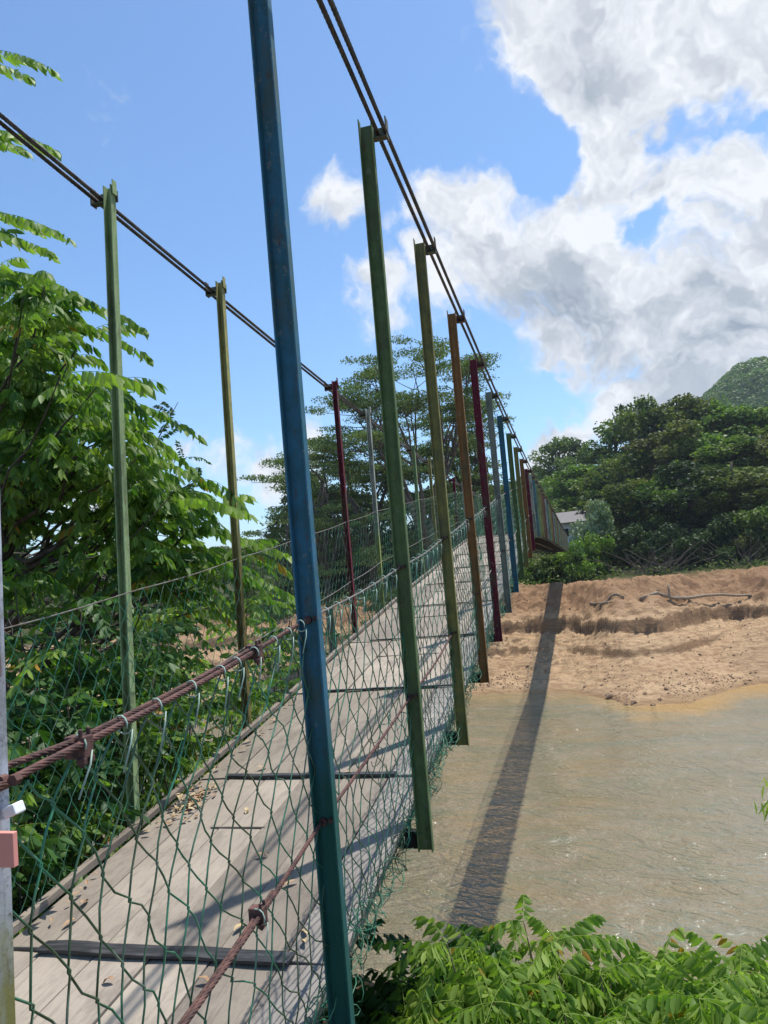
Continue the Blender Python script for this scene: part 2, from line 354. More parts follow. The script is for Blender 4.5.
def grid(xs, ys, zf):
    X, Y = np.meshgrid(xs, ys); Z = zf(X, Y); nx = len(xs); ny = len(ys)
    V = np.stack([X, Y, Z], -1).reshape(-1, 3)
    i = np.arange((ny-1)*nx).reshape(ny-1, nx)[:, :-1].ravel()
    return V, np.stack([i, i+1, i+nx+1, i+nx], 1)
ya = np.concatenate([axis(-600, 0, -3, 16, .3)[:-1][:], np.arange(13.5, 40, .9), np.arange(40.2, 74, .17)])
ya = ya[ya < 16.2]; ya = np.concatenate([ya[ya <= 13.3], np.arange(13.6, 48, .8), np.arange(48.1, 75.5, .15), axis(0, 2600, 75.7, 76.2, .3, 1.07)[-80:]])
ya = np.unique(np.round(ya[(ya <= 3000)], 3)); ya = ya[np.r_[True, np.diff(ya) > .05]]
xa = axis(-2500, 2500, -16, 30, .17, 1.06)
m, t, b = mat('sand_and_soil'); g = gcoord(t)
n1 = t.noise(g, .35, 6, .6); n2 = t.noise(g, 2.2, 7, .65); n3 = t.noise(g, 11, 6, .7); n4 = t.noise(t.scale(g, .6, .6, 5), 1.6, 5, .6)
col = t.mix(t.mr(n1, .36, .64), (.62, .43, .25), (.53, .355, .205))
col = t.mix(t.m('MULTIPLY', t.mr(n4, .45, .62), .55), col, (.27, .15, .08))
col = t.mix(t.m('MULTIPLY', t.mr(n2, .52, .70), .5), col, (.20, .12, .065))
col = t.mix(t.m('MULTIPLY', t.mr(n3, .56, .70), .5), col, (.54, .41, .28))
sx = t.n('ShaderNodeSeparateXYZ'); t.put(sx.inputs[0], g)
gn = t.n('ShaderNodeNewGeometry').outputs['Normal']; sn = t.n('ShaderNodeSeparateXYZ'); t.put(sn.inputs[0], gn)
steep = t.mr(sn.outputs[2], .80, .60)
col = t.mix(t.m('MULTIPLY', steep, .6), col, (.17, .095, .05))
# wet sand at the waterline, darker soil on top of the bank, leaf mould under the vegetation
zz = t.m('ADD', sx.outputs[2], t.m('MULTIPLY', t.m('SUBTRACT', n2, .5), .35))
col = t.mix(t.m('MULTIPLY', t.mr(zz, WZ+.32, WZ+.06), .6), col, (.30, .185, .09))
topm = t.m('MULTIPLY', t.mr(zz, -5.6, -4.6), t.mr(sx.outputs[1], 62, 67))
col = t.mix(t.m('MULTIPLY', topm, .8), col, t.mix(n2, (.27, .15, .08), (.43, .26, .145)))
veg = t.mr(t.m('ADD', sx.outputs[1], t.m('MULTIPLY', n1, 4)), 76, 78)
col = t.mix(veg, col, t.mix(n2, (.05, .055, .02), (.09, .10, .035)))
near = t.m('MULTIPLY', t.mr(sx.outputs[1], 14, 11), t.mr(zz, -8.8, -7.6))
col = t.mix(t.m('MULTIPLY', near, .8), col, t.mix(n2, (.10, .07, .04), (.22, .15, .09)))
t.put(b.inputs['Base Color'], col); b.inputs['Roughness'].default_value = .95; b.inputs['Specular IOR Level'].default_value = .15
bump(t, b, t.m('ADD', t.m('ADD', t.m('MULTIPLY', n2, 1.5), n3), t.m('MULTIPLY', t.noise(g, 30, 4, .7), .5)), .95, .16)
M['ground'] = m
V, F = grid(xa, ya, terr)
ground = link('ground', mesh('ground', V, F, M['ground'], smooth=True)); tag(ground, kind='structure')
# water
m, t, b = mat('river_water'); g = gcoord(t)
dep = t.n('ShaderNodeAttribute', attribute_name='tint').outputs['Fac']
big = t.noise(t.scale(g, .12, .24, 1), 1, 5, .6, 1.2); mid = t.noise(t.scale(g, .45, .6, 1), 1.4, 6, .65, 1.0)
col = t.mix(t.mr(big, .36, .62), (.185, .15, .08), (.13, .138, .085))
col = t.mix(t.m('MULTIPLY', t.mr(mid, .45, .62), .6), col, (.225, .18, .12))
sxw = t.n('ShaderNodeSeparateXYZ'); t.put(sxw.inputs[0], g)
col = t.mix(t.mr(t.m('ADD', sxw.outputs[0], t.m('MULTIPLY', big, 8)), 2, 10), col, t.mix(.5, col, (.24, .235, .185)))
sh = t.mr(t.m('ADD', dep, t.m('MULTIPLY', t.m('SUBTRACT', big, .5), 1.6)), .15, 1.25, 1, 0, True)
col = t.mix(t.m('MULTIPLY', sh, t.mr(t.m('ADD', sxw.outputs[0], t.m('MULTIPLY', mid, 4)), 1, 6, .3, .9)), col, (.37, .235, .09))
def crest(v): return t.m('SUBTRACT', 1.0, t.m('ABSOLUTE', t.m('MULTIPLY_ADD', v, 2.6, -1.3)))      # sharp crests, broad troughs
rot = t.n('ShaderNodeMapping'); t.put(rot.inputs['Vector'], g); rot.inputs['Rotation'].default_value = (0, 0, .35)
wv = crest(t.noise(t.scale(rot.outputs[0], .75, 1.35, 1), 1.25, 3, .5, .9)); wv2 = crest(t.noise(t.scale(rot.outputs[0], .8, 1.3, 1), 3.2, 3, .5, .7)); wv3 = t.noise(t.scale(g, .3, .5, 1), 1.0, 3, .5, 1.6)
wv4 = t.noise(t.scale(g, 1, 1.3, 1), 9, 3, .5, .5)
patch = t.mr(t.noise(t.scale(g, .12, .2, 1), 1, 4, .6, 1), .38, .62, .35, 1.0)
hh = t.m('ADD', t.m('MULTIPLY', patch, t.m('ADD', t.m('ADD', t.m('MULTIPLY', wv, .16), t.m('MULTIPLY', wv2, .075)), t.m('MULTIPLY', wv4, .02))), t.m('MULTIPLY', wv3, .25))
bp = t.n('ShaderNodeBump'); bp.inputs['Strength'].default_value = 1.0; bp.inputs['Distance'].default_value = 1.5; t.put(bp.inputs['Height'], hh)
bs = t.n('ShaderNodeBump'); bs.inputs['Strength'].default_value = 1.0; bs.inputs['Distance'].default_value = .95; t.put(bs.inputs['Height'], hh)
df = t.n('ShaderNodeBsdfDiffuse'); t.put(df.inputs[0], col); t.put(df.inputs['Normal'], bs.outputs[0])          # murky water: the mud in it scatters evenly, only the surface ripples reflect
gl = t.n('ShaderNodeBsdfGlossy'); gl.inputs['Roughness'].default_value = .045; t.put(gl.inputs['Normal'], bp.outputs[0]); gl.inputs[0].default_value = (1, 1, 1, 1)
fr = t.n('ShaderNodeFresnel'); fr.inputs[0].default_value = 1.42; t.put(fr.inputs['Normal'], bp.outputs[0])
mx = t.n('ShaderNodeMixShader'); t.put(mx.inputs[0], fr.outputs[0]); t.nt.links.new(df.outputs[0], mx.inputs[1]); t.nt.links.new(gl.outputs[0], mx.inputs[2])
t.nt.links.new(mx.outputs[0], t.nt.nodes['Material Output'].inputs[0]); t.nt.nodes.remove(b)
M['water'] = m
V, F = grid(np.concatenate([[-1200, -300, -100], np.arange(-60, 60, .6), [100, 300, 1200]]), np.concatenate([np.arange(6, 72, .5)]), lambda x, y: x*0+WZ)
dpt = WZ-terr(V[:, 0], V[:, 1])
water = link('river_water', mesh('river_water', V, F, M['water'], tint=dpt)); tag(water, kind='structure')
# ------------------------------------------------------------------ the footbridge
KY0, KD = 2.064, 1.212
ZB = [-1.492, -1.378, -1.245, -1.089, -.920, -.749, -.577, -.418, -.274, -.141, -.013, .113]
ZT = [2.221, 2.155, 2.088, 2.019, 1.949, 1.889, 1.837, 1.794, 1.760, 1.730, 1.694, 1.652]
XR, XL = -.773, -2.175
KMAX = 61
def kY(k): return KY0+KD*k
def zbot(k):
    if k < -1: return ZB[0]+(k+1)*.11
    if k <= 10: return ZB[k+1]
    return float(np.interp(kY(k), [15.4, 17, 20, 30, 42, 50, 60, 72], [.40, .46, .50, .50, .40, .32, .28, .26]))
def ztop(k):
    if k < -1: return ZT[0]-(k+1)*.09
    if k <= 10: return ZT[k+1]
    return float(np.interp(kY(k), [14.2, 15.4, 18, 30, 42, 50, 60], [1.652, 1.66, 1.68, 1.70, 1.68, 1.68, 1.75]))
dYs = [kY(k) for k in range(-5, KMAX+1)]
dZs = []
for k in range(-5, KMAX+1):
    z = zbot(k)+.15
    if k in (8, 9, 10): z = zbot(k)+.15+{8: .03, 9: .08, 10: .15}[k]
    if k > 10: z = zbot(k)+.13
    dZs.append(z)
RZ = []
for k in range(-5, KMAX+1): RZ.append(zbot(k)+1.25 if k <= 10 else min(ztop(k)-.09, 1.58))
def smoothz(Z, it=6, keep=0):
    Z = np.array(Z, float)
    for _ in range(it): Z[1:-1] = .25*Z[:-2]+.5*Z[1:-1]+.25*Z[2:]
    return Z
dZs = np.array(dZs); dZs[14:] = smoothz(dZs, 3)[14:]; RZ = np.array(RZ); RZ[14:] = smoothz(RZ, 3)[14:]
def deckz(y): return np.interp(y, dYs, dZs)
def railz(y): return np.interp(y, dYs, RZ)
BR = empty('suspension_footbridge', (0, 0, 0))
tag(BR, 'long narrow footbridge with plank deck, coloured steel hangers and green chain link sides', 'footbridge')
WORDS = {'white': 'white', 'blue': 'blue', 'green': 'green', 'olive': 'yellow green', 'orange': 'orange', 'maroon': 'maroon', 'grey': 'weathered grey'}
def channel(h, w=.064, fl=.036, th=.005):            # C section, open towards -y, from z=0 to h
    pr = [(-w/2, -fl/2), (-w/2+th, -fl/2), (-w/2+th, fl/2-th), (w/2-th, fl/2-th), (w/2-th, -fl/2), (w/2, -fl/2), (w/2, fl/2), (-w/2, fl/2)]
    V = [(x, y, z) for z in (0, h) for x, y in pr]; n = 8
    F = [(i, (i+1) % n, n+(i+1) % n, n+i) for i in range(n)]
    F += [(7, 2, 1, 0), (7, 6, 3, 2), (6, 5, 4, 3)]+[(8, 9, 10, 15), (10, 11, 14, 15), (11, 12, 13, 14)]
    return V, F
FARH = {}
for side in (1, -1):
    X0 = XR if side > 0 else XL
    for k in range(-3, KMAX+1):
        zb_, zt_ = zbot(k), ztop(k)
        c = CYC[k % 6]
        if k == -1: c = 'white'
        h = zt_-zb_+.02
        mm = c+'faded' if (side < 0 and c in ('green', 'olive', 'grey')) or k > 10 else c  # left row brightened in colour for its sunlit side, far hangers simply paler
        g = G(); wd, fl = (.066, .034) if side > 0 else (.046, .042)
        if k == -1 and side > 0: wd = .06
        V, F = channel(h, wd, fl); V = np.array(V, float)
        dx = -.062 if k == -1 and side > 0 else 0
        xt = (.012 if side > 0 else .028)
        if side > 0 and k == -1: xt = .060
        if side > 0 and k == 0: xt = -.012
        if side < 0 and k == 1: dx, xt = -.055, .07
        if side < 0 and k == 4: dx, xt = .03, -.005
        V[:, 0] += xt*V[:, 2]/3.2
        g.add(V+np.array([X0+dx, kY(k), zb_]), F)
        xx = X0+dx+xt*h/3.2
        g.box((xx-side*.031-.002, kY(k)-.018, zt_-.03), (xx-side*.031+.002, kY(k)+.018, zt_+.045))
        if k > 43:
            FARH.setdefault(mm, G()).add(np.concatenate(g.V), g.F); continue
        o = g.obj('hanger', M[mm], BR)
        o['label'] = ('faded ' if mm != c else '')+WORDS[c]+' painted steel hanger'
        # bracket that carries the twin cables, pointing outwards
        b_ = G(); xx = X0+dx+xt*h/3.2
        a, e = (xx+.036, xx+.10) if side > 0 else (xx-.10, xx-.024)
        if side < 0: a, e = xx-.026, xx-.10
        y0 = kY(k)
        b_.box((min(a-.06*side, e), y0+.019, zt_-.06), (max(a-.06*side, e), y0+.025, zt_))          # web behind
        b_.box((min(a, e), y0-.018, zt_-.066), (max(a, e), y0+.0185, zt_-.060))                         # lower flange
        b_.box((e-.0025, y0-.02, zt_-.07), (e+.0025, y0+.028, zt_+.03))                             # end plate
        b_.obj('bracket', M['bracket'] if c not in ('orange', 'maroon') else M['rust'], o)
        if side > 0 and k == -1:
            pa, pb = P(12.5, 833, y0-.028), P(12.5, 868, y0-.028)
            q = G(); q.box((pa[0]-.062, y0-.028, pb[2]), (pa[0], y0-.0195, pa[2])); q.obj('pink_plate', M['pink'], o, bevel=.001)
            pc = P(15, 809, y0); q = G(); q.box((-.012, -.010, -.0075), (.008, .010, .0075), R=np.array([[.94, 0, -.34], [0, 1, 0], [.34, 0, .94]]), c=pc); q.obj('white_clip', M['whitep'], o, bevel=.002)
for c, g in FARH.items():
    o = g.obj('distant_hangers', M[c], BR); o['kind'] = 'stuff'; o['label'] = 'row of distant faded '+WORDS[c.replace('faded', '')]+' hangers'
# cross beams
for k in range(-3, KMAX+1):
    g = G(); z = zbot(k)
    zt = min(z+.075, float(deckz(kY(k)))-.05)
    g.box((XL+.03, kY(k)+.022, zt-.075), (XR-.0335, kY(k)+.062, zt)); g.obj('crossbeam', M['black'], BR)
# stringers under the deck edges and the low kerb on the left
ys = np.arange(-2.8, kY(KMAX)+.3, .25)
for nm, xa_, xb_, za, zb2, mt in (('stringer', -.95, -.885, -.115, -.031, 'edgewood'), ('stringer', -2.12, -2.06, -.115, -.031, 'edgewood'), ('stringer', -1.50, -1.42, -.115, -.031, 'edgewood'), ('kerb', -2.140, -2.106, .002, .03, 'edgewood')):
    z = deckz(ys); jx = (fbm(ys*1.7, ys*0+xa_*9, 3, 5)-.5)*.03; jz = (fbm(ys*2.3, ys*0+xb_*5, 3, 6)-.5)*.02
    V = []
    for i, y in enumerate(ys): V += [(xa_+jx[i], y, z[i]+za), (xb_+jx[i], y, z[i]+za), (xb_+jx[i], y, z[i]+zb2+jz[i]), (xa_+jx[i], y, z[i]+zb2+jz[i])]
    F = [(i*4+j, i*4+(j+1) % 4, i*4+4+(j+1) % 4, i*4+4+j) for i in range(len(ys)-1) for j in range(4)]+[(3, 2, 1, 0), (len(V)-4, len(V)-3, len(V)-2, len(V)-1)]
    g = G(); g.add(V, F); g.obj(nm, M[mt], BR)
# planks
EDG = [-2.10, -1.915, -1.705, -1.495, -1.275, -1.035, -.838]
J0, JL = 2.262, 1.445
rest = G(); cnt = 0
for r in range(-3, 56):
    ya_, yb_ = J0+JL*r, J0+JL*(r+1)
    if yb_ > kY(KMAX)+.4: break
    for i in range(6):
        tgt = G() if (r >= -1 and cnt < 96) else rest
        y1, y2 = ya_+.006+random.uniform(0, .012), yb_-.006-random.uniform(0, .012)
        x1, x2 = EDG[i]+.0018+random.uniform(0, .003), EDG[i+1]-.0018-random.uniform(0, .003)
        if i == 5: x2 += random.uniform(-.02, .01)
        dz = random.uniform(-.003, .003); tl = random.uniform(-.003, .003)
        yy = np.linspace(y1, y2, 5); V = []
        for y in yy:
            z = float(deckz(y))+dz
            V += [(x1, y, z-.028), (x2, y, z-.028), (x2, y, z+tl), (x1, y, z-tl)]
        F = [(a*4+j, a*4+(j+1) % 4, a*4+4+(j+1) % 4, a*4+4+j) for a in range(4) for j in range(4)]+[(3, 2, 1, 0), (16, 17, 18, 19)]
        tgt.add(V, F)
        if tgt is not rest: tgt.obj('plank', M['greywood' if i == 5 else 'wood'], BR, bevel=.003); cnt += 1
ro = rest.obj('planking', M['wood'], BR); ro['kind'] = 'stuff'
# rubber strips over the joints
for r in range(-1, 14):
    y = J0+JL*r; g = G()
    xs = np.linspace(-1.93 if r == 0 else random.uniform(-2.0, -1.9), -1.0 if r < 2 else random.uniform(-1.0, -.85), 12); wv = np.array([math.sin(i*1.1+r)*.004 for i in range(12)])
    hw = .034 if r == 0 else (.022 if r == 1 else .014)
    V = []
    for i, x in enumerate(xs):
        z = float(deckz(y))+.006; V += [(x, y-hw+wv[i], z+.001), (x, y+hw+wv[i], z+.001), (x, y+hw+wv[i], z+.008+abs(wv[i])), (x, y-hw+wv[i], z+.008+abs(wv[i]))]
    F = [(a*4+j, a*4+(j+1) % 4, a*4+4+(j+1) % 4, a*4+4+j) for a in range(11) for j in range(4)]+[(3, 2, 1, 0), (44, 45, 46, 47)]
    g.add(V, F); g.obj('rubber_strip', M['rubber'], BR)
    if 1 < r < 13 or r == 0:
        g = G(); yq = y+JL*.62; g.box((random.uniform(-1.75, -1.65), yq-.004, float(deckz(yq))+.0), (random.uniform(-1.5, -.9) if r else -1.48, yq+.004, float(deckz(yq))+.006)); g.obj('batten', M['edgewood'], BR)
# main cables (two on each side), handrail and mid cables
yk = [kY(k) for k in range(-5, KMAX+1)]; zk = [ztop(k) for k in range(-5, KMAX+1)]
def cablez(y): return np.interp(y, yk, smoothz(zk, 2))
for side, offs in ((1, (.058, .096)), (-1, (-.052, -.088))):
    X0 = XR if side > 0 else XL
    for j, of in enumerate(offs):
        y = np.arange(-3, 76.5, .3); z = cablez(y)-.040; x = X0+of+(.012 if side > 0 else .026)+0*y
        g = G(); nn = y < 9
        g.rope(np.stack([x[nn], y[nn], z[nn]], 1), .0115, .16, 6, 7, 4)
        g.tube(np.stack([x[~nn], y[~nn], z[~nn]], 1)[:], .0105, 5)
        g.tube(np.array([[x[0], y[nn][-1]-.02, cablez(y[nn][-1])-.04], [x[0], y[~nn][0]+.02, cablez(y[~nn][0])-.04]]), .0105, 5)
        g.obj('main_cable', M['cable'], BR, smooth=True)
def rail(side, hoff, R, name, ynear=8, col='rust', dx=0, y1=76, y0=-2.2, wob=0):
    X0 = (XR-.012 if side > 0 else XL+.03)+dx; y = np.arange(y0, y1, .12)
    z = railz(y)+hoff; z = z-.012*np.abs(np.sin((y-KY0)/KD*math.pi))
    x = X0+.008*np.sin(y*2.1+hoff)
    pth = np.stack([x, y, z], 1); g = G(); nn = y < ynear
    g.rope(pth[nn], R, .085, 6, 7, 4)
    if (~nn).sum() > 2: g.tube(np.vstack([pth[nn][-1:], pth[~nn]]), R*.9, 5)
    return g.obj(name, M[col], BR, smooth=True), pth
rail(1, 0, .0066, 'handrail_cable', y1=2.1); rail(1, 0, .0042, 'handrail_cable', 5, 'galv', y0=2.06); _, LR = rail(-1, 0, .0034, 'handrail_cable', 5, 'galv')
g = G(); y = np.arange(-2.2, 1.80, .04); z = railz(y)-.012*np.abs(np.sin((y-KY0)/KD*math.pi)); sp = np.clip((1.02-y)/.5, 0, 1.6)
g.rope(np.stack([XR-.012-.013+.008*np.sin(y*2.1)-.03*sp, y, z+.005+.03*sp], 1), .0062, .085, 6, 7, 4); g.obj('handrail_cable', M['rust'], BR, smooth=True)
MIDH = -.58
rail(1, MIDH, .0064, 'middle_cable', y1=4.55); rail(1, MIDH, .0045, 'middle_cable', 5.5, 'galv', y0=4.5); rail(-1, MIDH, .004, 'middle_cable', 5, 'galv')
g = G(); y = np.arange(-2.2, 1.75, .04); z = railz(y)+MIDH-.012*np.abs(np.sin((y-KY0)/KD*math.pi)); g.rope(np.stack([XR-.012-.012+.008*np.sin(y*2.1+MIDH), y, z-.005], 1), .0066, .085, 6, 7, 4)
g.obj('middle_cable', M['rust'], BR, smooth=True)
def clamp(p, s=1.):
    g = G(); p = np.array(p)
    g.box((-.016*s, -.011*s, -.018*s), (.016*s, .011*s, .012*s), c=p)
    for dy in (-.006, .006):
        g.tube([p+[.010*s, dy*1.6, -.03*s], p+[.010*s, dy*1.6, .022*s]], .0035*s, 6); g.tube([p+[.010*s, dy*1.6, -.026*s], p+[.010*s, dy*1.6, -.016*s]], .0075*s, 6)
    g.obj('cable_clamp', M['rust'], BR, bevel=.002)
for yy, dz in ((1.03, 0), (1.70, 0), (1.62, MIDH)):
    clamp((XR-.018, yy, float(railz(yy))+dz-.008), 1.15)
def tie(y, side=1, dz=0, s=1.0):
    X0 = XR-.012 if side > 0 else XL+.03; z = float(railz(y))+dz-.012*abs(math.sin((y-KY0)/KD*math.pi))
    a = np.linspace(-.3, 2*math.pi*.9, 12); lean = random.uniform(-.3, .3)
    ring = np.stack([X0+.015*s*np.cos(a), y+.006*s*a/2+lean*.01*np.sin(a), z+.017*s*np.sin(a)-.003], 1)
    tail = np.array([ring[-1], ring[-1]+[.002, -.008, -.02], ring[-1]+[.0, -.02-.02*random.random(), -.065]])
    g = G(); g.tube(np.vstack([ring, tail[1:]]), .0017, 5); g.obj('tie_wire', M['tie'], BR, smooth=True)
for y in (1.02, 1.13, 1.24, 1.37, 1.50, 1.58, 1.68, 1.80, 1.90, 2.0, 2.22, 2.34, 2.45, 2.62, 2.8, 2.97, 3.15): tie(y)
for y in np.arange(3.4, 9, .16): tie(float(y)+random.uniform(-.04, .04), 1)
tie(1.60, 1, MIDH, 1.3)
# bolts where the cables go through the hangers
for k in range(-1, 7):
    for dz in (0, MIDH):
        g = G(); z = float(railz(kY(k)))+dz; g.tube([(XR-.012, kY(k)-.0, z), (XR-.012, kY(k)+.012, z)], .012, 8); g.tube([(XR+.012, kY(k)+.0, z+.004), (XR+.012, kY(k)+.0118, z+.004)], .008, 6)
        g.obj('bolt', M['rust'], BR)
# chain link mesh
def chainlink(side, y0, y1, w=.104, hz=.066, r=.0017, seed=1):
    X0 = XR-.03 if side > 0 else XL+.045
    nw = int((y1-y0)/(w/2)); rng = np.random.default_rng(seed)
    nj = 16
    i = np.arange(nw)[:, None]; j = np.arange(nj*2+1)[None, :]         # two points per half step
    jj = j/2.0; node = (np.floor(jj)).astype(int)
    tri = np.abs(((jj+ (i % 2)) % 2)-1)*2-1                            # -1..1 triangle
    sgn = np.where(j % 2 == 1, 0, 1)
    yy = y0+i*(w/2)+tri*(w/4+.0035)
    s = np.clip(jj/nj, 0, 1)
    yc = yy
    top = railz(yc)-.012; bot = deckz(yc)-.12
    ln = top-bot
    # irregular sag of the net
    a = (vnoise(yc*1.3+seed, s*3.0, seed)-.5); b_ = (vnoise(yc*3.1, s*5+7, seed+3)-.5); c_ = (vnoise(yc*8.1, s*14+7, seed+5)-.5)
    z = top-ln*(s+ .07*a*np.sin(s*math.pi)) + .035*b_+.030*c_
    y = yy+.15*a*np.sin(np.minimum(s*1.2, 1)*math.pi)+.07*b_+.032*c_+.03*s
    depth = (tri*.003)*np.where(i % 2 == 0, 1, -1)
    bulge = np.sin(s*math.pi)*(.035*a+.01)+.02*b_
    # near the bottom the net folds over the deck edge
    fold = np.clip((s-.80)/.2, 0, 1)
    x = X0+ (depth + bulge - fold*.035*(1+2*b_)*(1 if True else 0))*1.0*side + fold*side*.0
    crumple = fold*(vnoise(yc*9, s*30, seed+9)-.5)*.07
    x = x+crumple; y = y+fold*(vnoise(yc*7+3, s*25, seed+12)-.5)*.06; z = z+fold*(vnoise(yc*8+3, s*22, seed+15)-.5)*.05
    return np.stack([x, y, z], -1)
def wires(name, Pth, r, parent, n=4):
    nw, m, _ = Pth.shape
    T = np.gradient(Pth, axis=1); T /= np.linalg.norm(T, axis=2)[..., None]+1e-9
    u = np.cross(T, [1., 0, 0]); u /= np.linalg.norm(u, axis=2)[..., None]+1e-9; v = np.cross(T, u)
    an = np.arange(n)*2*math.pi/n+.4
    V = Pth[:, :, None, :]+r*(np.cos(an)[None, None, :, None]*u[:, :, None, :]+np.sin(an)[None, None, :, None]*v[:, :, None, :])
    base = (np.arange(nw)[:, None, None]*m+np.arange(m-1)[None, :, None])*n
    j = np.arange(n)[None, None, :]; j2 = (j+1) % n
    F = np.stack(np.broadcast_arrays(base+j, base+j2, base+n+j2, base+n+j), -1).reshape(-1, 4)
    return link(name, mesh(name, V.reshape(-1, 3), F, M['wire'], smooth=True), parent)
for side in (1, -1):
    o1 = wires('chain_link_mesh', chainlink(side, .2 if side > 0 else 1.2, 6.5, seed=3 if side > 0 else 8), .0021 if side > 0 else .0017, BR, 5)
    o2 = wires('chain_link_mesh', chainlink(side, 6.5, 22, seed=4 if side > 0 else 9), .0017, BR, 3)
    o3 = wires('chain_link_mesh', chainlink(side, 22, 75, w=.13, seed=5), .0022, BR, 3)
# tangled lacing wire along the deck edge
L = []
for i in range(290):
    y = .9+(i/290.)**1.15*12; a = RNG.uniform(0, 6.28, 3); q = np.linspace(0, 1, 14)
    x = -.815+.03*np.sin(q*9+a[0])+RNG.uniform(-.035, .015); yy = y+.12*(q-.5)+.035*np.sin(q*11+a[1]); z = deckz(yy)+.035*np.sin(q*8+a[2])+RNG.uniform(-.08, .04)
    L.append(np.stack([x, yy, z], 1))
o = wires('lacing_wire', np.array(L), .0018, BR, 4); o['kind'] = 'stuff'
# loose loops where the mesh is torn, by the green hanger
L = []
for i in range(10):
    a0 = RNG.uniform(0, 6.28); q = np.linspace(0, 1, 16); cy, cz = 3.0+RNG.uniform(-.3, .35), float(deckz(3.0))+RNG.uniform(.3, .62); rr = RNG.uniform(.02, .05)
    L.append(np.stack([-.81+.012*np.sin(q*7+a0), cy+rr*np.cos(q*5+a0)+.05*q, cz+rr*1.3*np.sin(q*5+a0)-.06*q], 1))
o = wires('loose_wire', np.array(L), .0017, BR, 4)
# ------------------------------------------------------------------ fallen leaves
def leaf_mesh(seed, l=.05, w=.018):
    r = random.Random(seed); c = r.uniform(.004, .014); V = []; n = 6
    for i in range(n+1):
        s = i/n; ww = w*math.sin(math.pi*min(max(s*.96+.02, 0), 1))**.8*.5+.0006; z = c*math.sin(s*3.1+r.random())
        V += [(-ww, l*(s-.5), z+.35*ww+.002), (0, l*(s-.5), z+.002), (ww, l*(s-.5), z+.35*ww+.002)]
    F = [(i*3+j, i*3+j+1, i*3+3+j+1, i*3+3+j) for i in range(n) for j in range(2)]
    me = mesh('dry_leaf', V, F, M['dry'], tint=[r.random()]*len(V)); return me
lms = [leaf_mesh(i, .045+.006*(i % 4), .018+.003*(i % 3)) for i in range(8)]
def deck_at(px, py):
    d = ray(px, py); s = 3.
    for _ in range(60): s = .5*s+.5*float(deckz(d[1]*s))/d[2]
    return d*s
spots = [((143, 778), 'pale curled dry leaf lying by the left kerb of the deck'), ((100, 800), None), ((130, 800), None), ((305, 935), None), ((247, 812), None), ((262, 858), None), ((205, 985), None), ((290, 886), 'pale yellow dry leaf lying beside the lower rusty cable'), ((305, 945), 'long yellowish dry leaf on the grey edge plank'), ((337, 948), 'orange brown dry leaf on the edge plank behind the mesh'),
         ((85, 905), None), ((70, 925), None), ((228, 738), None), ((262, 770), None), ((350, 775), None), ((240, 930), None), ((108, 985), None)]
LFL = {1: 'dry leaf on the kerb left of the leaf drift', 2: 'dry leaf just in front of the leaf drift by the kerb', 3: 'dry leaf right of the black rubber strip end nearest the camera', 4: 'dry leaf beside the short batten on the deck', 5: 'dry leaf between the short batten and the cable shadows', 6: 'dry leaf below the nearest black rubber strip',
       10: 'dry leaf on the left planks above the nearest rubber strip', 11: 'dry leaf close above the left end of the nearest rubber strip', 12: 'farthest dry leaf, by the left kerb beyond the second rubber strip', 13: 'dry leaf touching the second rubber strip', 14: 'dry leaf right of the blue hanger on the second rubber strip', 15: 'dry leaf on the nearest black rubber strip', 16: 'dry leaf on the nearest left planks below the rubber strip'}
for i, (pp, lb) in enumerate(spots):
    q = deck_at(*pp); o = link('dry_leaf', lms[i % 8]); o.location = (q[0], q[1], float(deckz(q[1]))+.006); o.rotation_euler = (random.uniform(-.2, .2), random.uniform(-.2, .2), random.uniform(0, 6.28))
    tag(o, lb or LFL[i], 'leaf', 'dry leaves scattered on the bridge deck')
Vs, Fs, ts, n = [], [], [], 0
for i in range(150):
    r = abs(random.gauss(0, 1)); q = deck_at(170, 800); ly = q[1]-.05+random.gauss(0, .11); lx = -1.99+random.gauss(0, .045)+(ly-q[1])*.0
    if i > 95: ly = random.uniform(1.2, 7); lx = -2.05+abs(random.gauss(0, .03))
    me = lms[i % 8]; co = np.array([v.co for v in me.vertices]); a = random.uniform(0, 6.28); s = random.uniform(.5, .9)
    Rz = np.array([[math.cos(a), -math.sin(a), 0], [math.sin(a), math.cos(a), 0], [0, 0, 1]]); e = Matrix.Rotation(random.uniform(-.5, .5), 3, 'X'); 
    co = (co*s)@np.array(e).T@Rz.T+np.array([lx, ly, float(deckz(ly))+.006+random.uniform(0, .012)])
    Vs.append(co); Fs += [tuple(j+n for j in p.vertices) for p in me.polygons]; ts += [random.random()]*len(co); n += len(co)
o = link('leaf_litter', mesh('leaf_litter', np.concatenate(Vs), Fs, M['dry'], tint=ts)); tag(o, 'drift of small dry leaves gathered against the left kerb of the deck', 'leaf litter', kind='stuff')
